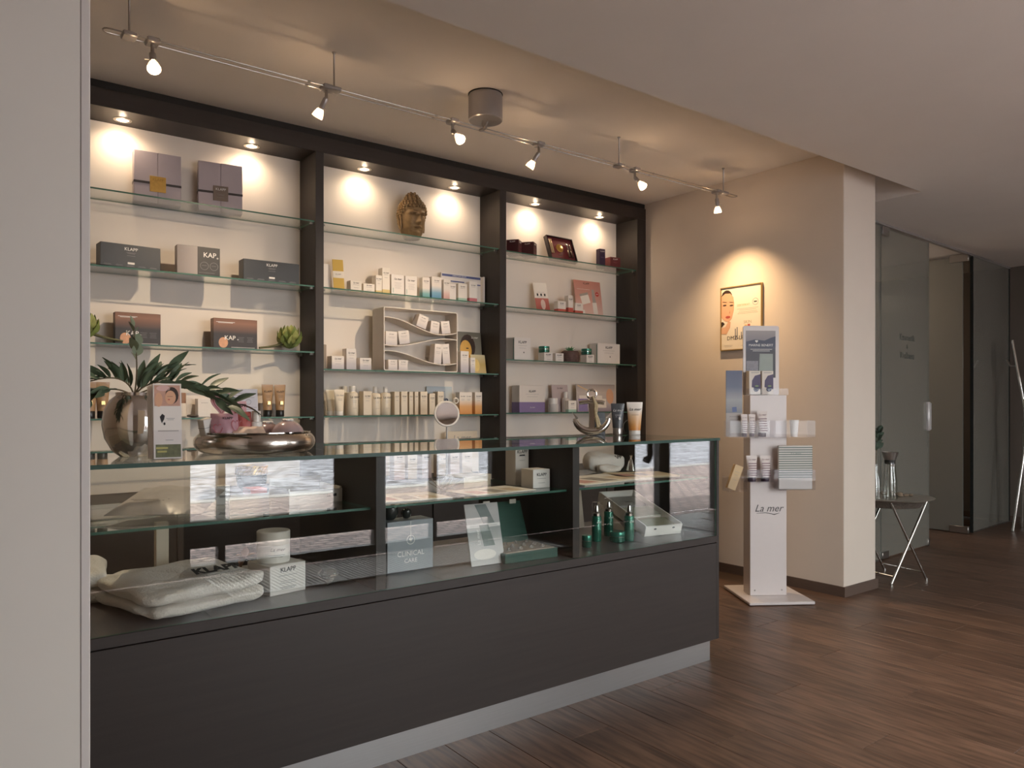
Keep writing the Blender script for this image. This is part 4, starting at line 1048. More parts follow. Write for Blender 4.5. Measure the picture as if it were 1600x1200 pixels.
# ================================================================ ON THE COUNTER TOP
T = 1.0405
MIRS = pm('mirrored_silver_glass', '#dcd8d4', 0.10, metal=0.95, var=0.06, scale=14)
v = thing('glass_vase', 'round mirrored silver vase holding leafy branches on the counter', 'vase', (0.478, 2.52, T))
MB().lathe([(0, 0.0), (0.040, 0.0), (0.060, 0.016), (0.081, 0.055), (0.088, 0.095), (0.083, 0.135), (0.067, 0.168), (0.050, 0.183), (0.052, 0.192), (0.049, 0.192), (0.046, 0.183), (0.0, 0.15)], 36).obj('vase_body', MIRS, v)
LEAF = pm('dark_green_leaf', '#5b6c55', 0.45, var=0.15, scale=30); LEAFP = pm('pale_green_leaf', '#7f8a72', 0.5, var=0.12, scale=30)
STEM = pm('brown_stem', '#6e5f48', 0.7, var=0.1)
LM = [leaf_mesh('leaf', 0.092, 0.028, LEAF, 0.3), leaf_mesh('leaf', 0.075, 0.025, LEAF, 0.35)]
LR = leaf_mesh('leaf', 0.040, 0.034, LEAFP, 0.1)
def bez(p, n=14):
    p = [Vector(q) for q in p]; out = []
    for i in range(n + 1):
        t = i / n; a = p[0].lerp(p[1], t); b = p[1].lerp(p[2], t); out.append(a.lerp(b, t))
    return out
def branch(label, pts, nleaf, mes, seed, spread=0.9, start=0.25, up=0.35):
    rnd = random.Random(seed)
    o = thing('leafy_branch', label, 'branch', pts[0])
    P = [q - Vector(pts[0]) for q in bez(pts)]
    MB().tube(P, [0.0028 - 0.0014 * i / len(P) for i in range(len(P))], 6).obj('stem', STEM, o)
    for k in range(nleaf):
        t = start + (1 - start) * (k + 0.5) / nleaf
        f = t * (len(P) - 1); i = min(int(f), len(P) - 2); p = P[i].lerp(P[i + 1], f - i); d = (P[i + 1] - P[i]).normalized()
        side = d.cross(Vector((0, 0, 1))); side = side.normalized() if side.length > 0.05 else Vector((1, 0, 0))
        s = 1 if k % 2 else -1
        dr = (d * (1.0 - 0.3 * spread) + side * s * spread * rnd.uniform(0.1, 0.6) + Vector((0, 0, up * rnd.uniform(-0.4, 1.5)))).normalized()
        l = put('leaf', mes[rnd.randrange(len(mes))], o, p); aim(l, dr, rnd.uniform(-1.2, 1.2)); sc = rnd.uniform(0.8, 1.15); l.scale = (sc, sc, sc)
    l = put('leaf', mes[0], o, P[-1]); aim(l, (P[-1] - P[-2]))
    return o
V0 = (0.478, 2.52, T + 0.18)
branch('long leafy branch arching right from the silver vase towards the bowl', [V0, (0.53, 2.50, 1.32), (0.76, 2.46, 1.20)], 26, LM, 3, 1.1, 0.12, 0.75)
branch('leafy branch drooping right from the vase behind the heart card', [V0, (0.60, 2.52, 1.30), (0.71, 2.37, 1.19)], 14, LM, 5, 0.8, 0.3, -0.1)
branch('leafy branch spreading left from the silver vase to the wall', [V0, (0.45, 2.48, 1.32), (0.29, 2.44, 1.235)], 22, LM, 8, 1.0, 0.15, 0.6)
branch('upright leafy branch in the middle of the silver vase', [V0, (0.50, 2.54, 1.28), (0.58, 2.55, 1.30)], 12, LM, 13, 1.0, 0.2, 0.7)
branch('low leafy branch hanging over the left rim of the vase', [V0, (0.40, 2.47, 1.27), (0.33, 2.42, 1.20)], 10, LM, 21, 0.8, 0.3, -0.2)
branch('tall thin eucalyptus sprig with round pale leaves in the vase', [V0, (0.50, 2.55, 1.32), (0.482, 2.56, 1.43)], 7, [LR], 4, 1.4, 0.5, 0.2)

# brochure stack in a clear holder
bh = thing('brochure_holder', 'clear acrylic holder at the front left edge of the counter top', 'holder', (0.515, 2.255, T), R(-8))
MB().box(-0.042, 0.042, -0.008, -0.0055, 0.002, 0.085).box(-0.042, 0.042, -0.008, 0.07, 0, 0.0025).box(0.0395, 0.042, -0.008, 0.05, 0.0, 0.075).obj('pocket', ACRYL, bh, smooth=False)
FLY = pm('flyer_white', '#e4ded8', 0.4, var=0.01)
def flyer(label, k):
    o = MB().box(-0.0365, 0.0365, -0.0055, 0.0055, 0, 0.212 - 0.002 * k, c=0.0006).obj('brochure_stack', FLY, None, (0.515 - 0.0016 * k, 2.263 + 0.0145 * k, T + 0.0045))
    o.rotation_euler = (-R(9 + 0.4 * k), 0, R(-8)); return tag(o, label, 'brochures', 'brochure stacks in the clear holder')
f0 = flyer('front brochure pile with sleeping woman photograph, in the clear holder', 0)
flyer('second brochure pile from the front in the clear holder', 1); flyer('third brochure pile from the front in the clear holder', 2); flyer('rearmost brochure pile in the clear holder', 3)
y0 = -0.0058
patch(f0, rect(-0.033, 0.033, 0.148, 0.207), pm('photo_rose', '#c49a88', 0.5, var=0.12, scale=40), y0)
patch(f0, ell(0.012, 0.178, 0.017, 0.024), HAIRP, y0 - 0.0004); patch(f0, ell(0.008, 0.172, 0.014, 0.020), SKIN, y0 - 0.0008); patch(f0, ell(-0.022, 0.166, 0.010, 0.02), SKIN, y0 - 0.0004); patch(f0, ell(-0.01, 0.198, 0.018, 0.008), pm('photo_pink', '#d8b3ad', 0.5, var=0.05), y0 - 0.0004)
patch(f0, ell(0.004, 0.166, 0.003, 0.0015), LIPP, y0 - 0.0012); lines(f0, 0.0, 0.014, y0 - 0.0009, [0.175], HAIRP, 0.0008)
patch(f0, rot2([(-0.003, -0.012), (0.004, -0.002), (0.007, 0.008), (0.001, 0.014), (-0.006, 0.006)], 0.1, -0.013, 0.112), INK, y0); patch(f0, ell(-0.008, 0.098, 0.0025, 0.004), INK, y0)
lines(f0, -0.003, 0.018, y0, [0.113, 0.109], GINK); patch(f0, rect(-0.025, 0.028, 0.0765, 0.079), pm('grey_band', '#a9a39c', 0.5, var=0), y0)
lines(f0, -0.006, 0.014, y0, [0.052], GINK)
patch(f0, rect(-0.031, 0.033, 0.004, 0.040), pm('photo_garden', '#6f7253', 0.5, var=0.35, scale=90), y0)
lines(f0, -0.03, 0.0, y0 - 0.0005, [0.03, 0.02], pm('photo_lemon', '#c4bb72', 0.5, var=0.2), 0.005)

# low silver bowl and what lies in it
BOWLX, BOWLY = 0.838, 2.50
bo = thing('silver_bowl', 'wide low hammered silver bowl filled with samples on the counter', 'bowl', (BOWLX, BOWLY, T))
pr_ = [(0, 0.0), (0.13, 0.0)] + [(0.152 + 0.038 * math.cos(q), 0.034 + 0.034 * math.sin(q)) for q in [-PI / 2 + PI * 0.86 * k / 14 for k in range(15)]] + [(0.170, 0.0665), (0.166, 0.064), (0.165, 0.046), (0, 0.045)]
HAM = pm('hammered_silver', '#d5cdc4', 0.2, metal=1.0, var=0.12, scale=18, bump=0.5)
MB().lathe(pr_, 48).obj('bowl_body', HAM, bo)
MB().lathe([(0.1695, 0.0645), (0.1745, 0.0645), (0.1745, 0.0675), (0.1695, 0.0675)], 48, cap=False).obj('rim', CHROME, bo)
BZ = T + 0.0465
PINK = pm('pink_card', '#d3a0a3', 0.5, var=0.02); PINKD = pm('rose_line', '#b5606a', 0.5, var=0.02); REDC = pm('red_pouch', '#a8544f', 0.4, var=0.06)
def heart(s, n=26):
    pts = []
    for i in range(n):
        t = 2 * PI * i / n
        pts.append((s * 16 * math.sin(t) ** 3 / 17, s * (13 * math.cos(t) - 5 * math.cos(2 * t) - 2 * math.cos(3 * t) - math.cos(4 * t)) / 17))
    return pts[::-1]
def heart_ring(s, t):
    a = heart(s); b_ = heart(s - t); n = len(a)
    return MB().add([(x, 0, z) for x, z in a] + [(x, 0, z) for x, z in b_], [(i, (i + 1) % n, n + (i + 1) % n, n + i) for i in range(n)])
o = thing('heart_card', 'pink heart shaped card standing at the back of the silver bowl', 'card', (0.738, 2.53, BZ), R(-6))
MB().prism([(x * 0.88, z * 1.15 + 0.115) for x, z in heart(0.042)], -0.0015, 0.0015).obj('heart', PINK, o); MB().box(-0.006, 0.006, -0.001, 0.001, 0, 0.09).obj('stick', PINK, o, smooth=False)
for s, tt in ((0.035, 0.0045), (0.020, 0.003)):
    heart_ring(s, tt).xf(Matrix.Translation((0, -0.0022, 0.115)) @ Matrix.Diagonal((0.84, 1, 1.2, 1))).obj('heart_outline', PINKD, o, smooth=False)
o = card('sample_card', 'pink sample card with bold black lettering standing in the bowl', 'card', 0.762, 0.812, 2.505, BZ, 0.120, PINK, 6, -4)
text(o, 'KLAPP', 0.014, 0.004, -0.0026, 0.105, INK, bold=0.03); lines(o, -0.016, 0.016, -0.0022, [0.09, 0.083], GINK)
o = card('info_sheet', 'white printed sheet standing tall at the back of the bowl', 'sheet', 0.775, 0.868, 2.555, BZ, 0.162, pm('sheet_white', '#d5d2d6', 0.6, var=0.01), 8, -3, 0.002)
lines(o, -0.042, 0.04, -0.0011, [0.148, 0.140, 0.133], GINK, t=0.0012); ring(0.015, 0.118, 0.009, 0.0012).xf(Matrix.Translation((0, -0.0014, 0))).obj('print', GINK, o, smooth=False); lines(o, -0.01, 0.042, -0.0011, [0.100, 0.093, 0.086, 0.079], GINK, t=0.001)
patch(o, [(-0.044, 0.126), (-0.02, 0.130), (-0.044, 0.134)], INK, -0.0011)
def pouch(name, label, cat, x, y, z, w, h, mat, yaw, lean, th=0.012, group=None):
    b = MB(); n = 8; vs = []; fs = []
    for j in range(n + 1):
        for i in range(n + 1):
            u = i / n * 2 - 1; q = j / n; e = max(0, (1 - u ** 4)) * max(0, (1 - (2 * q - 1) ** 4))
            vs.append((u * w / 2, -th * e * (1 + 0.25 * math.sin(7 * u + 5 * q)), q * h))
    m = len(vs)
    for (x_, y_, z_) in list(vs): vs.append((x_, -y_ * 0.8 + 0.0006, z_))
    for j in range(n):
        for i in range(n):
            a = j * (n + 1) + i
            fs.append((a, a + 1, a + n + 2, a + n + 1)); fs.append((m + a, m + a + n + 1, m + a + n + 2, m + a + 1))
    b.add(vs, fs)
    o = b.obj(name, mat, None, (x, y, z)); o.rotation_euler = (-R(lean), 0, R(yaw))
    return tag(o, label, cat, group)
o = pouch('sample_pouch', 'mauve pink sample pouch at the left of the silver bowl', 'pouch', 0.722, 2.435, BZ, 0.082, 0.085, pm('mauve_pouch', '#bd8f98', 0.35, var=0.04), -8, 18)
text(o, 'KLAPP', 0.011, 0.008, -0.0125, 0.065, INK)
heart_ring(0.022, 0.004).xf(Matrix.Translation((-0.022, -0.0128, 0.03)) @ Matrix.Diagonal((0.7, 1, 1.1, 1))).obj('heart_outline', PINKD, o, smooth=False); heart_ring(0.022, 0.004).xf(Matrix.Translation((0.03, -0.0128, 0.04)) @ Matrix.Diagonal((0.6, 1, 1.2, 1))).obj('heart_outline', PINKD, o, smooth=False)
o = pouch('sample_pouch', 'brick red sample pouch in the middle of the silver bowl', 'pouch', 0.787, 2.455, BZ, 0.052, 0.088, REDC, -4, 14)
heart_ring(0.020, 0.003).xf(Matrix.Translation((-0.014, -0.0130, 0.04)) @ Matrix.Diagonal((0.6, 1, 1.2, 1))).obj('heart_outline', PINK, o, smooth=False); lines(o, -0.01, 0.018, -0.0132, [0.07], INK)
o = bottle_item('lotion_bottle', 'small white lotion bottle with clear cap standing in the bowl', 0.828, 2.465, BZ, 0.019, 0.088, WPLAS, pm('milky_cap', '#d8d0c6', 0.2, var=0.02), 0.4, 0.75, None)
text(o, 'La mer', 0.010, 0, -0.0198, 0.03, INK, shear=0.3)
DOME = pm('dusky_pink_ceramic', '#a9908f', 0.22, var=0.03, coat=0.4)
for lb, x, y, r in (('larger dusky pink domed dish with white rosette at the bowl front', 0.930, 2.455, 0.052), ('dusky pink domed dish behind the larger one in the bowl', 0.888, 2.525, 0.042)):
    o = thing('domed_dish', lb, 'dish', (x, y, BZ), 0, 'dusky pink domed dishes in the bowl')
    MB().lathe([(0, 0)] + [(r * math.cos(a), 0.012 + r * 0.85 * math.sin(a)) for a in [PI / 2 * k / 8 for k in range(8)]] + [(0, 0.012 + r * 0.85)], 28).obj('dome', DOME, o)
    for k in range(6):
        a = k * PI / 3
        MB().sphere((0.011 * math.cos(a), 0.011 * math.sin(a), 0.013 + r * 0.85), 0.009, 8, 5, s=(1, 1, 0.6)).obj('petal', WPLAS, o)
o = MB().box(-0.019, 0.019, -0.016, 0.016, 0, 0.062, c=0.002).obj('small_box', WPLAS, None, (0.683, 2.475, BZ + 0.004)); o.rotation_euler = (0, R(-12), R(20)); tag(o, 'small plain white box tipped against the left rim of the bowl', 'box')
MB().box(-0.0195, 0.0195, -0.0165, 0.0165, 0.034, 0.0355).obj('lid_seam', GINK, o, smooth=False)
o = pouch('folded_leaflet', 'crumpled cream leaflet lying along the front of the bowl', 'leaflet', 0.790, 2.40, BZ + 0.010, 0.10, 0.06, pm('cream_leaflet', '#dfc3ae', 0.5, var=0.15, scale=50), -5, 62, 0.006)

# anchor, tubes and small dark boxes at the right end
o = thing('anchor_ornament', 'polished silver anchor ornament with rope standing on the counter', 'ornament', (2.585, 2.755, T), R(-38))
ar = [(0.085 * math.cos(a), 0, 0.092 - 0.072 * math.sin(a)) for a in [0.1 + (PI - 0.2) * k / 14 for k in range(15)]]
MB().tube(ar, [0.010, 0.013, 0.015, 0.017, 0.018, 0.019, 0.020, 0.020, 0.020, 0.019, 0.018, 0.017, 0.015, 0.013, 0.010], 10).obj('arms', CHROME, o)
for s in (-1, 1):
    MB().add([(s * 0.066, -0.012, 0.086), (s * 0.099, 0, 0.118), (s * 0.066, 0.012, 0.086), (s * 0.097, 0, 0.068), (s * 0.083, -0.010, 0.088), (s * 0.083, 0.010, 0.088)], [(0, 4, 1), (1, 5, 2), (4, 0, 3), (5, 3, 2), (4, 3, 5, 1)] if s > 0 else [(1, 4, 0), (2, 5, 1), (3, 0, 4), (2, 3, 5), (1, 5, 3, 4)]).obj('fluke', CHROME, o, smooth=False)
MB().box(-0.015, 0.015, -0.009, 0.009, 0.015, 0.185, c=0.003).obj('shank', CHROME, o)
MB().tube([(-0.062, 0, 0.160), (-0.05, 0, 0.164), (0, 0, 0.168), (0.05, 0, 0.164), (0.062, 0, 0.160)], [0.010, 0.011, 0.011, 0.011, 0.010], 10).obj('stock', CHROME, o)
MB().tube([(0.022 * math.cos(a), 0, 0.205 + 0.022 * math.sin(a)) for a in [2 * PI * k / 18 for k in range(18)]], 0.006, 8, closed=True).obj('ring', CHROME, o)
ROPE = pm('jute_rope', '#b9a784', 0.85, var=0.25, scale=90, bump=0.5)
rp = MB().tube([(0.0, 0.006, 0.187), (0.006, -0.010, 0.192), (0.015, -0.013, 0.16), (0.016, -0.013, 0.12), (0.020, -0.014, 0.095), (0.026, -0.016, 0.06), (0.030, -0.018, 0.04)], [0.005, 0.006, 0.006, 0.006, 0.008, 0.007, 0.009], 8)
rp.tube([(0.004, -0.010, 0.19), (0.026, -0.012, 0.15), (0.018, -0.014, 0.108), (0.030, -0.015, 0.08), (0.036, -0.015, 0.05)], [0.005, 0.006, 0.008, 0.007, 0.008], 8).obj('rope', ROPE, o)
o = tube_item('cosmetic_tube', 'dark anthracite tube with silver cap beside the anchor', 2.745, 2.735, T, 0.068, 0.158, pm('anthracite_tube', '#45474a', 0.35, var=0.03, coat=0.2), SATIN, 'La mer', WINK, -38, cap=0.22)
MB().prism(ell(0.006, 0.082, 0.005, 0.007), -0.030, -0.0295).obj('emblem', WINK, o, smooth=False)
tube_item('cosmetic_tube', 'white tube fading to orange at the right end of the counter', 2.812, 2.682, T, 0.080, 0.165, grad('orange_tube', [(0, '#d18a45'), (0.12, '#d6954f'), (0.5, '#ddb991'), (0.72, '#e6dacd'), (1, '#e9e1d8')], 0.35), WPLAS, 'La mer', INK, -38, cap=0.14)
o = carton('carton', 'small black box standing between the anchor and the dark tube', 2.655, 2.725, 2.80, T, 0.112, 0.05, BKC, -30, 0, prints=0); lines(o, -0.02, 0.02, -0.0254, [0.08, 0.074], GINK)
o = thing('round_tin', 'dark green round tin behind the orange tube', 'tin', (2.848, 2.745, T), R(-38))
MB().lathe([(0, -0.012), (0.037, -0.012), (0.038, -0.010), (0.038, 0.010), (0.037, 0.012), (0, 0.012)], 28).xf(Matrix.Translation((0, 0, 0.038)) @ Matrix.Rotation(PI / 2, 4, 'X')).obj('tin_body', pm('dark_green_tin', '#2c3a37', 0.4, var=0.05), o)
MB().box(0.030, 0.0385, -0.006, 0.006, 0.022, 0.054).obj('label', WPLAS, o, smooth=False)

# make-up mirror on its stand, on the worktop behind the counter
o = thing('makeup_mirror', 'small round white framed mirror on a stem behind the counter', 'mirror', (2.495, 3.95, 0.7302), R(-19))
MB().lathe([(0, 0), (0.06, 0), (0.062, 0.005), (0.012, 0.012), (0.006, 0.02), (0.006, 0.325), (0, 0.325)], 20).obj('stand', SATIN, o)
tf = Matrix.Translation((0, 0, 0.405)) @ Matrix.Rotation(PI / 2 - 0.16, 4, 'X')
MB().lathe([(0, -0.006), (0.078, -0.006), (0.081, 0.0), (0.078, 0.006), (0.070, 0.007), (0.069, 0.0045), (0, 0.0045)], 36).xf(tf).obj('frame', WPLAS, o)
MB().lathe([(0, 0.0048), (0.068, 0.0048), (0.068, 0.0054), (0, 0.0054)], 36).xf(tf).obj('mirror_glass', pm('mirror_silver', '#d9dadb', 0.02, metal=1.0, var=0), o)
MB().tube([(0.058 + 0.014 * math.cos(a), 0, 0.485 + 0.016 * math.sin(a)) for a in [2 * PI * k / 14 for k in range(14)]], 0.0035, 6, closed=True).obj('hanging_ring', WPLAS, o)

# ================================================================ GOODS INSIDE THE COUNTER
DK, MS = 0.5905, 0.8585
FOIL = pm('grey_foil', '#bdb8b6', 0.32, metal=0.25, var=0.12, scale=14, bump=0.9)
o = pouch('foil_pouch', 'crinkled grey foil pouch lying on the left glass shelf', 'pouch', 0.505, 2.40, MS + 0.016, 0.27, 0.38, FOIL, -28, 84, 0.022)
lines(o, -0.09, 0.02, -0.023, [0.10, 0.085], INK, t=0.003)
o = carton('carton', 'small white box with dark label right of the foil pouch', 0.755, 0.795, 2.62, MS, 0.062, 0.04, WHITE, -20, 0, prints=0); lines(o, -0.012, 0.012, -0.0204, [0.03, 0.026], INK, t=0.002)
o = thing('open_tray', 'shallow white open tray beside the first counter divider', 'tray', (1.035, 2.56, MS), R(0))
MB().box(-0.095, 0.095, -0.09, 0.10, 0, 0.006).box(-0.095, 0.095, -0.09, -0.084, 0.006, 0.046).box(-0.095, 0.095, 0.094, 0.10, 0.006, 0.075).box(-0.095, -0.089, -0.084, 0.094, 0.006, 0.052).box(0.089, 0.095, -0.084, 0.094, 0.006, 0.052).obj('tray_body', WPLAS, o, smooth=False)
MB().box(-0.085, 0.085, -0.08, 0.09, 0.006, 0.03, c=0.003).obj('insert', pm('taupe_insert', '#7d736b', 0.6, var=0.05), o)
for xx in (0.045, 0.068): MB().box(xx - 0.006, xx + 0.006, -0.0906, -0.09, 0.020, 0.030).obj('print', INK, o, smooth=False)
def towel_layer(w, d, h, seed, sq=0.28):
    from mathutils import noise
    rnd = random.Random(seed); ph = [rnd.uniform(0, 6.28) for _ in range(6)]
    b = MB(); NT, NU = 72, 34; vs = []; fs = []
    def sg(x, e): return math.copysign(abs(x) ** e, x)
    for j in range(NU + 1):
        a = -PI / 2 + PI * j / NU
        for i in range(NT):
            t = 2 * PI * i / NT
            x = w / 2 * sg(math.cos(a), 0.5) * sg(math.cos(t), sq); y = d / 2 * sg(math.cos(a), 0.5) * sg(math.sin(t), sq); z = h / 2 * sg(math.sin(a), 0.6)
            k = 1 + 0.03 * math.sin(3 * t + ph[0]) + 0.02 * math.sin(5 * t + ph[1])
            nn = noise.noise(Vector((x * 14, y * 14, seed))) + 0.5 * noise.noise(Vector((x * 40, y * 40, z * 40 + seed))); z += 0.007 * nn; k *= 1 + 0.04 * nn
            z += 0.0055 * (math.sin(x * 28 + ph[2]) * math.cos(y * 22 + ph[3])) * (1 if z > 0 else 0.3) + 0.003 * math.sin(x * 60 + y * 45 + ph[4])
            vs.append((x * k, y * k, z + h / 2))
    for j in range(NU):
        for i in range(NT):
            l = (i + 1) % NT
            fs.append((j * NT + i, j * NT + l, (j + 1) * NT + l, (j + 1) * NT + i))
    return b.add(vs, fs)
TERRY = pm('white_terry', '#e0d8d0', 0.95, spec=0.1, var=0.04, scale=160, bump=0.8, sheen=0.3)
o = thing('folded_towel', 'white folded towel with black lettering in the left counter bay', 'towel', (0.60, 2.475, DK + 0.004), R(12))
towel_layer(0.37, 0.40, 0.044, 2).obj('lower_fold', TERRY, o); towel_layer(0.38, 0.40, 0.052, 3).xf(Matrix.Translation((0.0, 0.005, 0.034))).obj('upper_fold', TERRY, o)
text(o, 'KLAPP', 0.052, 0.07, -0.09, 0.099, INK, rot=(R(14), 0, R(-2)), bold=0.05); l = lines(o, -0.07, 0.07, 0, [0], GINK); l.location = (0.085, -0.13, 0.092); l.rotation_euler = (R(-80), 0, 0)
o = thing('folded_towel', 'white folded towel half hidden at the left end of the counter', 'towel', (0.315, 2.72, DK + 0.004), R(-8))
towel_layer(0.25, 0.27, 0.05, 5).obj('lower_fold', TERRY, o); towel_layer(0.25, 0.27, 0.06, 6).xf(Matrix.Translation((0.0, 0.01, 0.044))).obj('upper_fold', TERRY, o)
carton('carton', 'small upright pale box behind the folded towels', 0.60, 0.64, 2.80, DK, 0.20, 0.035, IVB, 0, 0, prints=0)
o = carton('carton', 'white lettered cube box carrying the white jar in the counter', 0.822, 0.952, 2.375, DK, 0.094, 0.135, WHITE, 12, 0.020, 0.82, prints=3)
lines(o, -0.03, 0.03, -0.0682, [0.022, 0.017], INK)
o = thing('cream_jar', 'large white jar standing on the lettered cube box', 'jar', (0.878, 2.445, DK + 0.0948), R(-15))
MB().lathe([(0, 0), (0.050, 0), (0.052, 0.002), (0.052, 0.058), (0, 0.058)], 32).obj('jar_body', WPLAS, o); MB().lathe([(0, 0.0585), (0.0525, 0.0585), (0.0525, 0.098), (0.050, 0.101), (0, 0.101)], 32).obj('lid', pm('jar_lid_ivory', '#ddd5c9', 0.3, var=0.01), o)
text(o, 'La mer', 0.016, 0.008, -0.0532, 0.045, GINK, shear=0.3); lines(o, -0.02, 0.03, -0.0528, [0.028, 0.022], GINK)
o = thing('crystal_ornament', 'clear cut glass crystal on the counter floor near the divider', 'ornament', (1.048, 2.40, DK))
MB().lathe([(0, 0.0), (0.034, 0.034), (0.036, 0.040), (0.022, 0.054), (0, 0.054)], 10).obj('crystal', pm('cut_glass', '#e6e4e0', 0.03, spec=0.8, var=0, trans=0.9), o, smooth=False)
o = thing('dried_orchid', 'dried pinkish orchid stem lying behind the towels', 'dried flower', (0.86, 2.72, DK))
pt = leaf_mesh('petal', 0.04, 0.032, pm('dried_petal', '#a98679', 0.7, var=0.2), 0.3)
MB().tube([(-0.02, 0.02, 0.004), (0.0, 0, 0.03), (0.01, -0.01, 0.06), (0.10, -0.02, 0.05)], 0.003, 6).obj('stem', STEM, o)
for cx_, cz_ in ((0.01, 0.065), (0.10, 0.055)):
    for k in range(5):
        a = k * 2 * PI / 5 + 0.3
        l = put('petal', pt, o, (cx_, -0.015, cz_)); aim(l, (math.cos(a), -0.25, math.sin(a)))

GBX = pm('blue_grey_card', '#8e9499', 0.4, var=0.02)
o = carton('carton', 'blue grey box with white plant emblem and lettering in the counter', 1.285, 1.475, 2.43, DK, 0.182, 0.09, GBX, 0, 0, prints=0)
text(o, 'CLINICAL', 0.026, 0, -0.0458, 0.062, WINK); text(o, 'CARE', 0.022, 0, -0.0458, 0.036, WINK)
ring(0, 0.112, 0.017, 0.002).xf(Matrix.Translation((0, -0.0458, 0))).obj('emblem', WINK, o, smooth=False); patch(o, rect(-0.001, 0.001, 0.115, 0.18), WINK, -0.0453)
for k in (-0.5, 0, 0.5): patch(o, rot2(ell(0, 0.006, 0.0022, 0.007), k, 0, 0.106), WINK, -0.0453, 'emblem')
def apple(lb, x, y, r):
    o = thing('apple_candle', lb, 'ornament', (x, y, DK + 0.1830), 0, 'dark apples on the blue grey box')
    MB().lathe([(0.0, 0.004), (r * 0.45, 0.0), (r * 0.8, r * 0.3), (r, r * 0.95), (r * 0.92, r * 1.5), (r * 0.5, r * 1.75), (r * 0.15, r * 1.6), (0, r * 1.5)], 22).obj('apple_body', pm('dark_apple', '#2f3230', 0.2, var=0.1), o)
    MB().tube([(0, 0, r * 1.5), (r * 0.08, 0, r * 1.95)], 0.0018, 6).obj('stalk', STEM, o)
apple('larger dark apple ornament on the blue grey box', 1.325, 2.485, 0.030); apple('smaller dark apple ornament on the blue grey box', 1.392, 2.485, 0.020)
o = card('brochure', 'grey and white photo brochure leaning against the counter glass', 'brochure', 1.585, 1.735, 2.335, DK, 0.232, grad('brochure_grey', [(0, '#d5d1ce'), (0.28, '#c3bfbd'), (0.6, '#8f9390'), (0.62, '#dcd8d5'), (0.66, '#dcd8d5'), (0.67, '#a5a2a0'), (1, '#b3adab')]), 14, -3)
patch(o, [(-0.01, 0.07), (0.04, 0.07), (0.02, 0.15), (-0.02, 0.15)], pm('print_sage', '#6f7a75', 0.5, var=0.1), -0.0022); patch(o, [(0.0, 0.155), (0.05, 0.155), (0.02, 0.228), (-0.03, 0.228)], pm('print_slate', '#676f6d', 0.5, var=0.1), -0.0022)
text(o, 'La mer', 0.02, -0.03, -0.0026, 0.105, WINK, rot=(R(90), R(-90), 0)); lines(o, -0.06, 0.06, -0.0022, [0.147], GINK)
patch(o, ell(-0.01, 0.04, 0.05, 0.02), MILK, -0.0022)
GDK = pm('deep_green_card', '#2f5348', 0.4, var=0.08, scale=12, stretch=(1, 1, 8))
o = thing('vial_box', 'open deep green box of small vials beside the photo brochure', 'display box', (1.848, 2.40, DK), R(-3))
MB().box(-0.125, 0.125, -0.10, 0.10, 0, 0.036, c=0.001).obj('box_base', GDK, o)
MB().box(-0.115, 0.115, -0.09, 0.09, 0.0362, 0.0395).obj('insert', pm('champagne_insert', '#9c8a75', 0.5, var=0.08), o, smooth=False)
MB().box(-0.125, 0.125, 0, 0.008, 0, 0.175, c=0.001).xf(Matrix.Translation((0, 0.098, 0.034)) @ Matrix.Rotation(-R(22), 4, 'X')).obj('lid', GDK, o)
vl = MB().lathe([(0, 0), (0.009, 0), (0.010, 0.004), (0.006, 0.009), (0.004, 0.012), (0, 0.012)], 12).mesh('vial', pm('vial_silver', '#b9b0a8', 0.2, metal=0.7, var=0))
for a in range(4):
    for b_ in range(3): put('vial', vl, o, (-0.08 + a * 0.053, -0.06 + b_ * 0.055, 0.0395))
for xx in (-0.06, 0.07): MB().box(xx - 0.016, xx + 0.016, 0.135, 0.139, 0.19, 0.208, c=0.001).obj('lid_tab', CREAM, o)
o = carton('carton', 'tall white box with black lettering on the middle glass shelf', 1.915, 1.985, 2.50, MS, 0.165, 0.07, WHITE, 0, 0.019, 0.84, prints=2)
MB().box(-0.014, 0.014, -0.0358, -0.0351, 0.122, 0.127).obj('print', INK, o, smooth=False)
carton('carton', 'low white box before the tall box on the middle glass shelf', 1.905, 1.988, 2.365, MS, 0.075, 0.085, WHITE, -4, 0.017, 0.72, prints=2)
BOOK = pm('kraft_cover', '#c3b295', 0.6, var=0.05)
o = thing('kraft_box', 'flat kraft coloured gift box with dry twigs laid around it', 'box', (1.745, 2.62, MS), R(18))
MB().box(-0.09, 0.09, -0.065, 0.065, 0, 0.028, c=0.001).obj('box_base', BOOK, o); MB().box(-0.092, 0.092, -0.067, 0.067, 0.024, 0.046, c=0.001).obj('lid', BOOK, o)
def twigs(lb, x, y, seed):
    rnd = random.Random(seed); b = MB()
    for k in range(9):
        a = rnd.uniform(0, 6.28); p = Vector((rnd.uniform(-.02, .02), rnd.uniform(-.02, .02), 0.004)); pts = [p]
        d = Vector((math.cos(a), math.sin(a) * 0.6, rnd.uniform(0.3, 1.0)))
        for j in range(3):
            d = (d + Vector((rnd.uniform(-.6, .6), rnd.uniform(-.6, .6), rnd.uniform(-.3, .3)))).normalized(); p = p + d * 0.026; p.z = min(max(p.z, 0.004), 0.085); pts.append(p.copy())
        b.tube(pts, [0.0022, 0.002, 0.0016, 0.001], 5)
    o = b.obj('twig_bundle', pm('grey_twig', '#9c8f7d', 0.8, var=0.15), None, (x, y, MS)); return tag(o, lb, 'twigs', kind='stuff')
twigs('dry grey twigs left of the kraft gift box', 1.60, 2.56, 4); twigs('dry grey twigs right of the kraft gift box', 1.885, 2.67, 9)
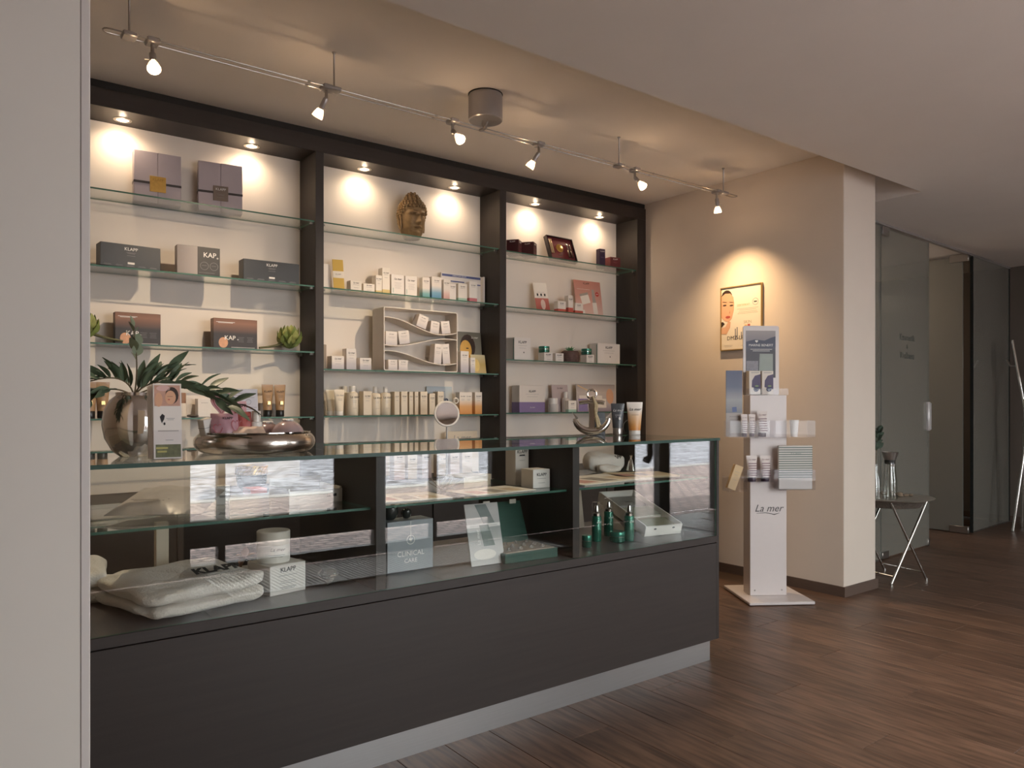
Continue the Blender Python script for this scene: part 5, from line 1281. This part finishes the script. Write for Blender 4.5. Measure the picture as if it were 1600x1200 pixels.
def magazine(lb, x, y, w, d, yaw, mat, zz=0.0):
    o = MB().box(-w / 2, w / 2, -d / 2, d / 2, 0, 0.004, c=0.0008).obj('magazine', mat, None, (x, y, MS + zz), R(yaw)); tag(o, lb, 'magazine', 'magazines on the counter shelves')
    for k in range(3):
        MB().box(-w * 0.4 + k * w * 0.28, -w * 0.2 + k * w * 0.28, -d * 0.35, d * 0.1 * (k % 2) + 0.1 * d, 0.0041, 0.0044).obj('print', (pm('page_rose', '#c99a8e', 0.6, var=0.1), pm('page_grey', '#9d958c', 0.6, var=0.15), pm('page_sand', '#d3bfa0', 0.6, var=0.1))[k], o, smooth=False)
    return o
magazine('open cream magazine before the kraft gift box', 1.72, 2.40, 0.30, 0.19, 4, PAPER); magazine('magazine with rose picture at the left of the middle shelf', 1.35, 2.42, 0.28, 0.21, -6, PAPER)
magazine('cream magazine under the small white towel roll', 2.35, 2.48, 0.46, 0.28, 6, PAPER); magazine('magazine under the chrome bell at the right counter end', 2.68, 2.52, 0.30, 0.22, -20, pm('paper_sand', '#d9c6a4', 0.7, var=0.03), 0.0)
# row of boxes on the worktop behind, seen through the middle bay
WT = 0.7302
LMG = grad('lamer_sand', [(0, '#c9b49a'), (0.4, '#d8c8b6'), (1, '#e2d8cc')]); LMP = grad('lamer_rose', [(0, '#c9a5a2'), (0.35, '#dcc9c2'), (1, '#e2d8d2')])
for k, (lb, a, b_, h, mt) in enumerate((('rose fading box on the back worktop, first behind the counter glass', 2.225, 2.30, 0.17, LMP), ('pale box on the back worktop, second behind the counter glass', 2.32, 2.385, 0.15, LMG), ('rose fading box on the back worktop, third behind the counter glass', 2.42, 2.49, 0.16, LMP),
    ('sand fading box on the back worktop, fourth behind the counter glass', 2.54, 2.61, 0.14, LMG), ('rose fading box on the back worktop, fifth behind the counter glass', 2.63, 2.70, 0.15, LMP), ('sand fading box on the back worktop, sixth behind the counter glass', 2.72, 2.80, 0.15, LMG))):
    carton('carton', lb, a, b_, 4.12, WT, h, 0.06, mt, 0, 0.014, 0.82, word='La mer', shear=0.3, group='boxes on the back worktop')
o = card('poster_card', 'cream card with script lettering behind the row of worktop boxes', 'card', 2.72, 2.98, 4.30, WT, 0.28, pm('cream_poster', '#dccdb8', 0.5, var=0.02), 6); text(o, 'La mer', 0.05, 0.0, -0.0028, 0.235, GINK, shear=0.3); lines(o, -0.05, 0.1, -0.0022, [0.2], GINK)
o = thing('basket_bowl', 'black bowl with a gold woven rim on the back worktop', 'bowl', (1.36, 4.12, WT))
MB().lathe([(0, 0), (0.05, 0), (0.074, 0.03), (0.080, 0.065), (0.076, 0.09), (0, 0.07)], 26).obj('bowl_body', pm('black_lacquer', '#1f2426', 0.2, var=0.05), o)
wv = MB().lathe([(0.076, 0.085), (0.081, 0.088), (0.078, 0.135), (0.074, 0.135), (0.073, 0.09)], 26)
for k in range(26):
    a = 2 * PI * k / 26; wv.tube([(0.081 * math.cos(a), 0.081 * math.sin(a), 0.09), (0.081 * math.cos(a + 0.35), 0.081 * math.sin(a + 0.35), 0.13)], 0.004, 6)
wv.obj('woven_rim', GOLD, o)
o = MB().box(-0.085, 0.0, -0.06, 0.06, 0, 0.032, c=0.001).obj('flat_box', pm('coral_card', '#c4503f', 0.5, var=0.03), None, (1.36, 3.94, WT)); tag(o, 'flat coral red box with a black end below the woven bowl', 'box'); MB().box(0.0, 0.09, -0.06, 0.06, 0, 0.032, c=0.001).obj('black_end', BKC, o)
# right bay
o = thing('towel_roll', 'small rolled white towel with black lettering on the right counter shelf', 'towel', (2.66, 2.755, MS + 0.005), R(-14))
towel_layer(0.20, 0.11, 0.085, 11, 0.4).obj('roll', TERRY, o); text(o, 'KLAPP', 0.026, 0.045, -0.047, 0.068, INK, rot=(R(52), 0, 0), bold=0.02)
towel_layer(0.12, 0.06, 0.035, 12, 0.5).xf(Matrix.Translation((-0.01, -0.075, 0.0))).obj('face_cloth', TERRY, o)
o = thing('bell_ornament', 'shiny chrome bell ornament beside the small towel roll', 'ornament', (2.765, 2.66, MS + 0.0045))
MB().lathe([(0.024, 0), (0.026, 0.002), (0.019, 0.03), (0.013, 0.05), (0.006, 0.058), (0.006, 0.07), (0.009, 0.076), (0, 0.08)], 22).obj('bell', CHROME, o)
PGR = pm('emerald_bottle', '#2f6b58', 0.12, metal=0.3, var=0.05)
for lb, x, y in (('emerald pump bottle with clear cap, left of three', 2.330, 2.452), ('emerald pump bottle with clear cap, middle of three', 2.470, 2.520), ('emerald pump bottle with clear cap, right of three', 2.452, 2.372)):
    o = thing('pump_bottle', lb, 'bottle', (x, y, DK), 0, 'emerald pump bottles in the counter')
    MB().lathe([(0, 0), (0.021, 0), (0.0215, 0.002), (0.0215, 0.108), (0.019, 0.112), (0, 0.112)], 22).obj('bottle_body', PGR, o)
    MB().lathe([(0, 0.112), (0.016, 0.112), (0.016, 0.122), (0.009, 0.128), (0.009, 0.150), (0.006, 0.158), (0, 0.158)], 18).obj('pump_head', CHROME, o)
    MB().lathe([(0.0205, 0.112), (0.0205, 0.170), (0.019, 0.172), (0, 0.172)], 22).obj('clear_cap', ACRYL, o)
    text(o, 'KLAPP', 0.010, -0.005, -0.0222, 0.085, WINK)
green_jar('emerald jar lying before the pump bottles in the counter', 2.392, 2.385, DK, 0.034, 0.046); green_jar('small emerald jar at the second counter divider', 2.200, 2.375, DK, 0.021, 0.05)
o = card('leaflet', 'cream leaflet with small lettering behind the emerald bottles', 'leaflet', 2.42, 2.54, 2.76, DK, 0.185, pm('leaflet_taupe', '#b5a596', 0.5, var=0.05), 8); text(o, 'KLAPP', 0.018, -0.01, -0.0026, 0.165, INK); lines(o, -0.04, 0.03, -0.0022, [0.145, 0.05, 0.045], GINK)
o = thing('sample_tray', 'white sloping sample tray with clear compartments in the counter', 'tray', (2.675, 2.375, DK + 0.001), R(-10))
sl_ = Matrix.Rotation(R(17), 4, 'X')
MB().box(-0.105, 0.105, 0, 0.40, 0, 0.010).box(-0.105, 0.105, 0, 0.006, 0.010, 0.048).box(-0.105, -0.099, 0.006, 0.394, 0.010, 0.052).box(0.099, 0.105, 0.006, 0.394, 0.010, 0.052).box(-0.105, 0.105, 0.394, 0.40, 0.010, 0.052).xf(sl_).obj('tray_body', WPLAS, o, smooth=False)
for k in range(3): MB().box(-0.097, 0.097, 0.02 + k * 0.125, 0.125 + k * 0.125, 0.011, 0.030, c=0.002).xf(sl_).obj('sample_card', (pm('olive_sample', '#8a8a70', 0.5, var=0.1), pm('sage_sample', '#a9aa9a', 0.5, var=0.1), pm('grey_sample', '#8d8984', 0.5, var=0.1))[k], o)
for xx in (-0.05, 0.055): MB().prism(ell(xx, 0.034, 0.008, 0.004), -0.0004, 0).xf(sl_).obj('print', INK, o, smooth=False)
o = MB().add([(-0.10, 0.12, 0), (0.10, 0.12, 0), (0.10, 0.39, 0), (-0.10, 0.39, 0), (0.10, 0.39, 0.112), (-0.10, 0.39, 0.112)], [(0, 3, 2, 1), (0, 1, 4, 5), (3, 5, 4, 2), (0, 5, 3), (1, 2, 4)]).obj('wedge_foot', WPLAS, o, smooth=False)

# ================================================================ PICTURE ON THE RIGHT WALL
pf = thing('framed_certificate', 'framed certificate poster with a woman portrait hung on the side wall', 'picture', (4.4795, 3.25, 1.572), R(-90))
w, h = 0.34, 0.448
FR = pm('champagne_frame', '#b0925c', 0.35, metal=0.6, var=0.05)
MB().box(-w / 2, w / 2, -0.020, -0.002, 0, 0.007).box(-w / 2, w / 2, -0.020, -0.002, h - 0.007, h).box(-w / 2, -w / 2 + 0.006, -0.020, -0.002, 0.007, h - 0.007).box(w / 2 - 0.006, w / 2, -0.020, -0.002, 0.007, h - 0.007).obj('frame', FR, pf, smooth=False)
pg = MB().box(-w / 2 + 0.004, w / 2 - 0.004, -0.014, -0.004, 0.004, h - 0.004).obj('poster_print', pm('poster_cream', '#e6dccb', 0.5, var=0.01), pf, smooth=False)
Y = -0.0142
patch(pg, ell(-0.118, 0.37, 0.048, 0.058), HAIRP, Y); patch(pg, [(-0.163, 0.235), (-0.135, 0.21), (-0.10, 0.20), (-0.075, 0.225), (-0.058, 0.28), (-0.055, 0.33), (-0.062, 0.375), (-0.09, 0.402), (-0.13, 0.405), (-0.163, 0.385)], SKIN, Y - 0.0004)
for xx in (-0.135, -0.078): patch(pg, ell(xx, 0.318 - 0.1 * (xx + 0.1), 0.016, 0.0055), HAIRP, Y - 0.0008); patch(pg, rot2(rect(-0.018, 0.018, -0.002, 0.002), -0.2, xx, 0.340 - 0.1 * (xx + 0.1)), HAIRP, Y - 0.0008)
patch(pg, ell(-0.108, 0.236, 0.021, 0.009), LIPP, Y - 0.0008); patch(pg, [(-0.098, 0.262), (-0.088, 0.262), (-0.092, 0.285)], pm('skin_shadow_print', '#bd8b6d', 0.5, var=0), Y - 0.0008)
patch(pg, [(-0.163, 0.12), (-0.12, 0.115), (-0.09, 0.16), (-0.085, 0.20), (-0.105, 0.205), (-0.13, 0.17), (-0.163, 0.16)], SKIN, Y - 0.0004); patch(pg, [(-0.163, 0.165), (-0.135, 0.19), (-0.15, 0.205), (-0.163, 0.205)], HAIRP, Y - 0.0006)
ring(0.118, 0.325, 0.024, 0.003).xf(Matrix.Translation((0, Y - 0.0004, 0))).obj('seal_print', GINK, pg, smooth=False); patch(pg, rect(0.106, 0.130, 0.321, 0.329), INK, Y)
text(pg, 'ZERTIFIKAT', 0.020, 0.02, Y - 0.0005, 0.31, pm('gold_print', '#c4ab78', 0.5, var=0)); lines(pg, -0.03, 0.14, Y, [0.285, 0.275, 0.262, 0.252], pm('beige_ink', '#b3a48c', 0.5, var=0), t=0.0025)
text(pg, 'SKIN', 0.030, 0.055, Y - 0.0005, 0.19, pm('beige_ink', '#b3a48c', 0.5, var=0)); patch(pg, rect(0.055, 0.075, 0.155, 0.175), LIPP, Y); patch(pg, rect(0.03, 0.05, 0.155, 0.172), pm('print_amber', '#e0b366', 0.5, var=0), Y)
for k, (xx, hh) in enumerate(((-0.05, 0.075), (-0.035, 0.085), (0.0, 0.05), (0.02, 0.06))): patch(pg, rect(xx, xx + 0.009, 0.075, 0.075 + hh), GINK, Y)
text(pg, 'DMZ-LR', 0.040, -0.045, Y - 0.0005, 0.085, INK); lines(pg, -0.14, -0.07, Y, [0.035, 0.027], GINK); lines(pg, 0.0, 0.06, Y, [0.03], GINK)

# ================================================================ FLOOR DISPLAY STAND
SW = pm('white_stand_lacquer', '#d6cdca', 0.3, spec=0.4, var=0.01)
SX, SY, SA = 4.125, 2.815, R(-33)
st = thing('display_stand', 'white floor display stand with clear trays beside the picture wall', 'display stand', (SX, SY, 0), SA)
MB().box(-0.2, 0.2, -0.2375, 0.20, 0.004, 0.022, c=0.003).box(-0.18, 0.18, -0.21, 0.18, 0.0, 0.004).obj('base_plate', SW, st)
MB().box(-0.135, 0.095, -0.08, 0.03, 0.0225, 1.25, c=0.002).obj('column', SW, st)
MB().prism(rrect(0.115, 0.0, 0.435, 0.012), 0.031, 0.041).xf(Matrix.Translation((-0.02, 0, 1.25))).obj('header_panel', SW, st)
hp = MB().box(-0.118, 0.072, 0.0295, 0.0306, 1.36, 1.655).obj('header_picture', grad('header_night', [(0, '#3b3940'), (0.55, '#45434b'), (0.72, '#5a5f72'), (0.8, '#8a8488'), (1, '#a39a98')]), st, smooth=False)
patch(hp, [(-0.118, 1.585), (-0.06, 1.60), (0.0, 1.592), (0.04, 1.61), (0.072, 1.62), (0.072, 1.55), (-0.118, 1.55)], pm('print_mountain', '#4a4e60', 0.5, var=0.1), 0.0294)
text(hp, 'MARINE BENEFIT', 0.021, -0.022, 0.0288, 1.563, WINK); patch(hp, heart(0.010), WINK, 0.0292).location = (-0.05, 0, 1.588)
lines(hp, -0.09, 0.05, 0.0294, [1.538, 1.528], WINK, t=0.003)
patch(hp, [(-0.035, 1.395), (0.055, 1.395), (0.055, 1.51), (-0.03, 1.51)], pm('print_pale_sage', '#9aa39c', 0.5, var=0.05), 0.0294); patch(hp, rect(-0.115, -0.04, 1.40, 1.465), pm('print_check', '#8d8b92', 0.5, var=0.2, scale=120), 0.0294)
for xx in (-0.105, 0.065): MB().lathe([(0, 0), (0.005, 0), (0.004, 0.003), (0, 0.003)], 10).xf(Matrix.Translation((xx, -0.081, 0.055)) @ Matrix.Rotation(PI / 2, 4, 'X')).obj('bolt', SATIN, st)
text(st, 'La mer', 0.062, -0.02, -0.0812, 0.555, pm('stand_ink', '#4b4747', 0.5, var=0), shear=0.35, name='logo'); MB().tube([(-0.095, -0.0808, 0.525), (-0.04, -0.0808, 0.530), (0.0, -0.0808, 0.522), (0.015, -0.0808, 0.518), (0.05, -0.0808, 0.527)], [0.001, 0.002, 0.002, 0.003, 0.001], 5).obj('logo', pm('stand_ink', '#4b4747', 0.5, var=0), st)
def atray(x0, x1, z0, z1, y0, y1, t=0.003):
    b = MB().box(x0, x1, y0, y1, z0, z0 + t).box(x0, x1, y0, y0 + t, z0 + t, z1).box(x0, x0 + t, y0 + t, y1, z0 + t, z1).box(x1 - t, x1, y0 + t, y1, z0 + t, z1)
    return b.obj('acrylic_tray', ACRYL, st, smooth=False)
atray(-0.135, 0.105, 1.2505, 1.29, -0.085, 0.028); atray(-0.30, 0.225, 0.995, 1.095, -0.19, -0.082); atray(-0.19, 0.0, 0.725, 0.80, -0.17, -0.082); atray(0.0, 0.235, 0.675, 0.80, -0.17, -0.115); atray(-0.31, -0.195, 0.67, 0.76, -0.19, -0.082)
def on(lx, ly, z):
    c, s = math.cos(SA), math.sin(SA); return (SX + lx * c - ly * s, SY + lx * s + ly * c, z)
VIO = pm('violet_print', '#4b4060', 0.5, var=0.05); BERRY = pm('berry_print', '#3d4260', 0.5, var=0.15, scale=60)
for lb, lx in (('white box with violet curve print, left on the stand top', -0.095), ('white box with violet curve print, right on the stand top', -0.014)):
    o = MB().box(-0.036, 0.036, -0.025, 0.025, 0, 0.145, c=0.001).obj('carton', CREAM, None, on(lx, -0.030, 1.2538), SA); tag(o, lb, 'carton', 'violet print boxes on the stand top')
    patch(o, [(-0.020, 0.045), (0.0355, 0.03), (0.0355, 0.125), (0.0, 0.115), (-0.018, 0.085)], VIO, -0.0252); patch(o, ell(0.008, 0.032, 0.017, 0.015), BERRY, -0.0257); patch(o, ell(0.012, 0.052, 0.012, 0.005), pm('leaf_print', '#7d9166', 0.5, var=0.1), -0.026)
    lines(o, -0.025, 0.025, -0.0252, [0.134], GINK, t=0.003)
STRP = pm('stripe_cream', '#d8ccc6', 0.4, var=0.02); PLUM = pm('plum_cap', '#3f3140', 0.3, var=0.03); PLUMI = pm('plum_ink', '#8a6c72', 0.5, var=0)
def stripe_tube(lb, lx, ly, z, w, h):
    x, y, zz = on(lx, ly, z)
    o = tube_item('striped_tube', lb, x, y, zz, w, h, STRP, PLUM, None, yaw=math.degrees(SA), group='striped cream tubes on the display stand', cap=0.16)
    for k in range(6):
        t = 0.22 + 0.55 * k / 6; dep = w * (0.37 * (1 - (t - 0.16) / 0.79) ** 0.8 + 0.02)
        MB().box(-w * 0.36, w * 0.36, -dep - 0.003, -dep - 0.001, h * t, h * t + h * 0.035).obj('stripe', PLUMI, o, smooth=False)
    text(o, 'La mer', w * 0.24, 0, -w * 0.14, h * 0.85, PLUMI, shear=0.3)
stripe_tube('small striped tube in the upper tray, left of two', -0.195, -0.14, 0.9985, 0.042, 0.135); stripe_tube('small striped tube in the upper tray, right of two', -0.148, -0.14, 0.9985, 0.042, 0.135); stripe_tube('large striped tube in the upper clear tray', -0.085, -0.14, 0.9985, 0.066, 0.155)
stripe_tube('striped tube in the lower tray, left of two', -0.145, -0.13, 0.7285, 0.068, 0.155); stripe_tube('striped tube in the lower tray, right of two', -0.062, -0.13, 0.7285, 0.068, 0.155)
o = MB().lathe([(0, 0), (0.020, 0), (0.027, 0.10), (0.025, 0.10), (0.018, 0.003), (0, 0.003)], 22).obj('white_cup', WPLAS, None, on(0.115, -0.14, 0.9985)); tag(o, 'plain white paper cup in the upper clear tray', 'cup')
x, y, z = on(-0.243, -0.10, 0.9985)
o = tag(MB().box(-0.051, 0.051, -0.002, 0.002, 0, 0.40).obj('info_card', grad('blue_sea', [(0, '#a19993'), (0.35, '#a8a09a'), (0.36, '#7d8086'), (0.55, '#9a9a9c'), (0.75, '#5f667c'), (1, '#4c5470')]), None, (x, y, z), SA, smooth=False), 'tall blue and grey information card at the left of the stand', 'card')
lines(o, -0.03, 0.03, -0.0021, [0.12, 0.10, 0.08], GINK, t=0.004); patch(o, rot2(rect(-0.012, 0.016, -0.012, 0.018), 0.1, 0.0, 0.16), pm('print_blue_box', '#5d6a92', 0.5, var=0.05), -0.0021)
o = MB().box(-0.026, 0.026, -0.018, 0.018, 0, 0.15, c=0.001).obj('carton', pm('sand_carton', '#cdb083', 0.5, var=0.04), None, on(-0.280, -0.135, 0.683)); o.rotation_euler = (0, R(20), SA); tag(o, 'sand coloured box tipped sideways in the lowest left tray', 'carton'); lines(o, -0.015, 0.015, -0.0182, [0.11, 0.09, 0.06], GINK)
o = thing('striped_bag', 'green and white striped paper bag in the right clear pocket', 'bag', on(0.115, -0.15, 0.6795), SA)
STB = pm('bag_white', '#cfcac3', 0.5, var=0.02); STG = pm('bag_stripe_green', '#6f7870', 0.5, var=0.03)
MB().box(-0.105, 0.105, -0.010, 0.010, 0, 0.265, c=0.003).obj('bag_body', STB, o)
for k in range(14): MB().box(-0.1052, 0.1052, -0.0106, -0.0099, 0.07 + k * 0.0138, 0.0765 + k * 0.0138).obj('stripe', STG, o, smooth=False)
text(o, 'La mer', 0.022, 0, -0.0112, 0.215, STG, shear=0.3)
for lb, lx, w_ in (('small white box before the striped bag, left of three', 0.045, 0.05), ('small white box before the striped bag, middle of three', 0.105, 0.056), ('small grey striped box before the bag, right of three', 0.170, 0.055)):
    o = MB().box(-w_ / 2, w_ / 2, -0.007, 0.007, 0, 0.085 if lx < 0.15 else 0.06, c=0.001).obj('carton', WHITE if lx < 0.15 else STG, None, on(lx, -0.1315 - 0.0275, 0.6785), SA)
    o.location = on(lx, -0.1655 + 0.0, 0.6785) if False else on(lx, -0.127, 0.6785); tag(o, lb, 'carton', 'small boxes in the right clear pocket')
    lines(o, -w_ * 0.3, w_ * 0.3, -0.0072, [0.05, 0.044], GINK)

# ================================================================ SIDE TABLE BY THE GLASS DOOR
tx, ty, tz = 5.215, 2.60, 0.555
tb = thing('side_table', 'round silver tray table on crossed chrome legs beside the glass door', 'table', (tx, ty, 0), R(-13))
MB().lathe([(0, tz - 0.006), (0.255, tz - 0.006), (0.285, tz + 0.002), (0.29, tz + 0.006), (0.284, tz + 0.007), (0.255, tz), (0, tz)], 44).obj('tray_top', pm('engraved_tray', '#b8b1a7', 0.3, metal=0.5, var=0.12, scale=25), tb)
MB().lathe([(0.205, tz - 0.055), (0.235, tz - 0.006), (0.228, tz - 0.006), (0.198, tz - 0.055)], 44).obj('pierced_skirt', pm('pierced_metal', '#857d75', 0.4, metal=0.7, var=0.35, scale=90, bump=0.8), tb)
for yy in (-0.165, 0.165):
    for s in (-1, 1):
        MB().tube([(s * 0.175, yy + s * 0.006, 0.008), (-s * 0.165, yy + s * 0.006, tz - 0.012)], 0.0085, 10).lathe([(0, 0), (0.011, 0), (0.010, 0.016), (0, 0.016)], 10, 0, s * 0.175, yy + s * 0.006).obj('leg', CHROME, tb)
for s in (-1, 1): MB().tube([(s * 0.15, -0.165, 0.055), (s * 0.15, 0.165, 0.055)], 0.005, 8).obj('stretcher', CHROME, tb)
o = thing('water_carafe', 'clear glass carafe with a steel funnel lid on the tray table', 'carafe', (5.135, 2.545, tz + 0.0005))
MB().lathe([(0, 0), (0.046, 0), (0.048, 0.004), (0.044, 0.12), (0.036, 0.20), (0.036, 0.245), (0.034, 0.245), (0.034, 0.20), (0.042, 0.12), (0.045, 0.008), (0, 0.006)], 26).obj('glass_body', CLEARG, o)
MB().lathe([(0, 0.235), (0.034, 0.235), (0.034, 0.262), (0, 0.262)], 22).obj('stopper', pm('black_rubber', '#25231f', 0.6, var=0.02), o); MB().lathe([(0, 0.263), (0.036, 0.263), (0.054, 0.315), (0.051, 0.315), (0.034, 0.268), (0, 0.268)], 26).obj('funnel_lid', SATIN, o)
o = thing('glass_bottle', 'slim clear glass bottle holding a green sprig on the tray table', 'bottle', (5.045, 2.60, tz + 0.0005))
MB().lathe([(0, 0), (0.036, 0), (0.037, 0.004), (0.034, 0.13), (0.018, 0.18), (0.018, 0.235), (0.016, 0.235), (0.016, 0.18), (0.032, 0.13), (0.034, 0.006), (0, 0.005)], 22).obj('glass_body', CLEARG, o)
LM2 = leaf_mesh('leaf', 0.055, 0.05, pm('grey_green_leaf', '#4f5f52', 0.5, var=0.12), 0.1)
bp_ = (5.045, 2.60, tz + 0.02)
branch('grey green eucalyptus sprig standing in the slim glass bottle', [bp_, (5.045, 2.60, tz + 0.36), (5.10, 2.60, tz + 0.45)], 12, [LM2], 31, 1.4, 0.55, 0.3)
for k, (dx, dy, r, where) in enumerate(((0.07, -0.05, 0.02, 'nearest the carafe'), (0.105, -0.01, 0.018, 'second from the carafe'), (0.13, -0.06, 0.016, 'in the middle of the pile front'), (0.17, 0.0, 0.02, 'largest at the right end of the pile'), (0.16, -0.08, 0.015, 'at the tray edge nearest the viewer'), (0.08, 0.06, 0.019, 'farthest back behind the others'))):
    o = MB().sphere((0, 0, r * 0.55), r, 10, 6, s=(1.25, 1, 0.55)).obj('pebble', pm('shell_brown', '#8d7c69', 0.4, var=0.25, scale=80), None, (tx + dx, ty + dy, tz + 0.0005), k); tag(o, 'brown polished stone on the tray table, ' + where, 'stone', 'polished stones on the tray table')

# ================================================================ COAT STAND AT THE FAR RIGHT
co = thing('coat_stand', 'chrome coat stand of leaning crossed rods at the far right', 'coat stand', (8.16, 2.76, 0))
for k in range(3):
    a = R(147 + 120 * k); ca, sa = math.cos(a), math.sin(a); ox, oy = -sa * 0.018, ca * 0.018
    MB().tube([(0.15 * ca + ox, 0.15 * sa + oy, 0.006), (ox, oy, 1.0), (-0.13 * ca + ox, -0.13 * sa + oy, 1.80)], 0.0125, 10).obj('rod', CHROME, co)
    MB().tube([(-0.09 * ca + ox, -0.09 * sa + oy, 1.55), (-0.15 * ca + ox, -0.15 * sa + oy, 1.56), (-0.18 * ca + ox, -0.18 * sa + oy, 1.62)], 0.009, 8).obj('hook', SATIN, co)
MB().lathe([(0.024, 0.97), (0.034, 0.98), (0.034, 1.02), (0.024, 1.03)], 18).obj('collar', SATIN, co)
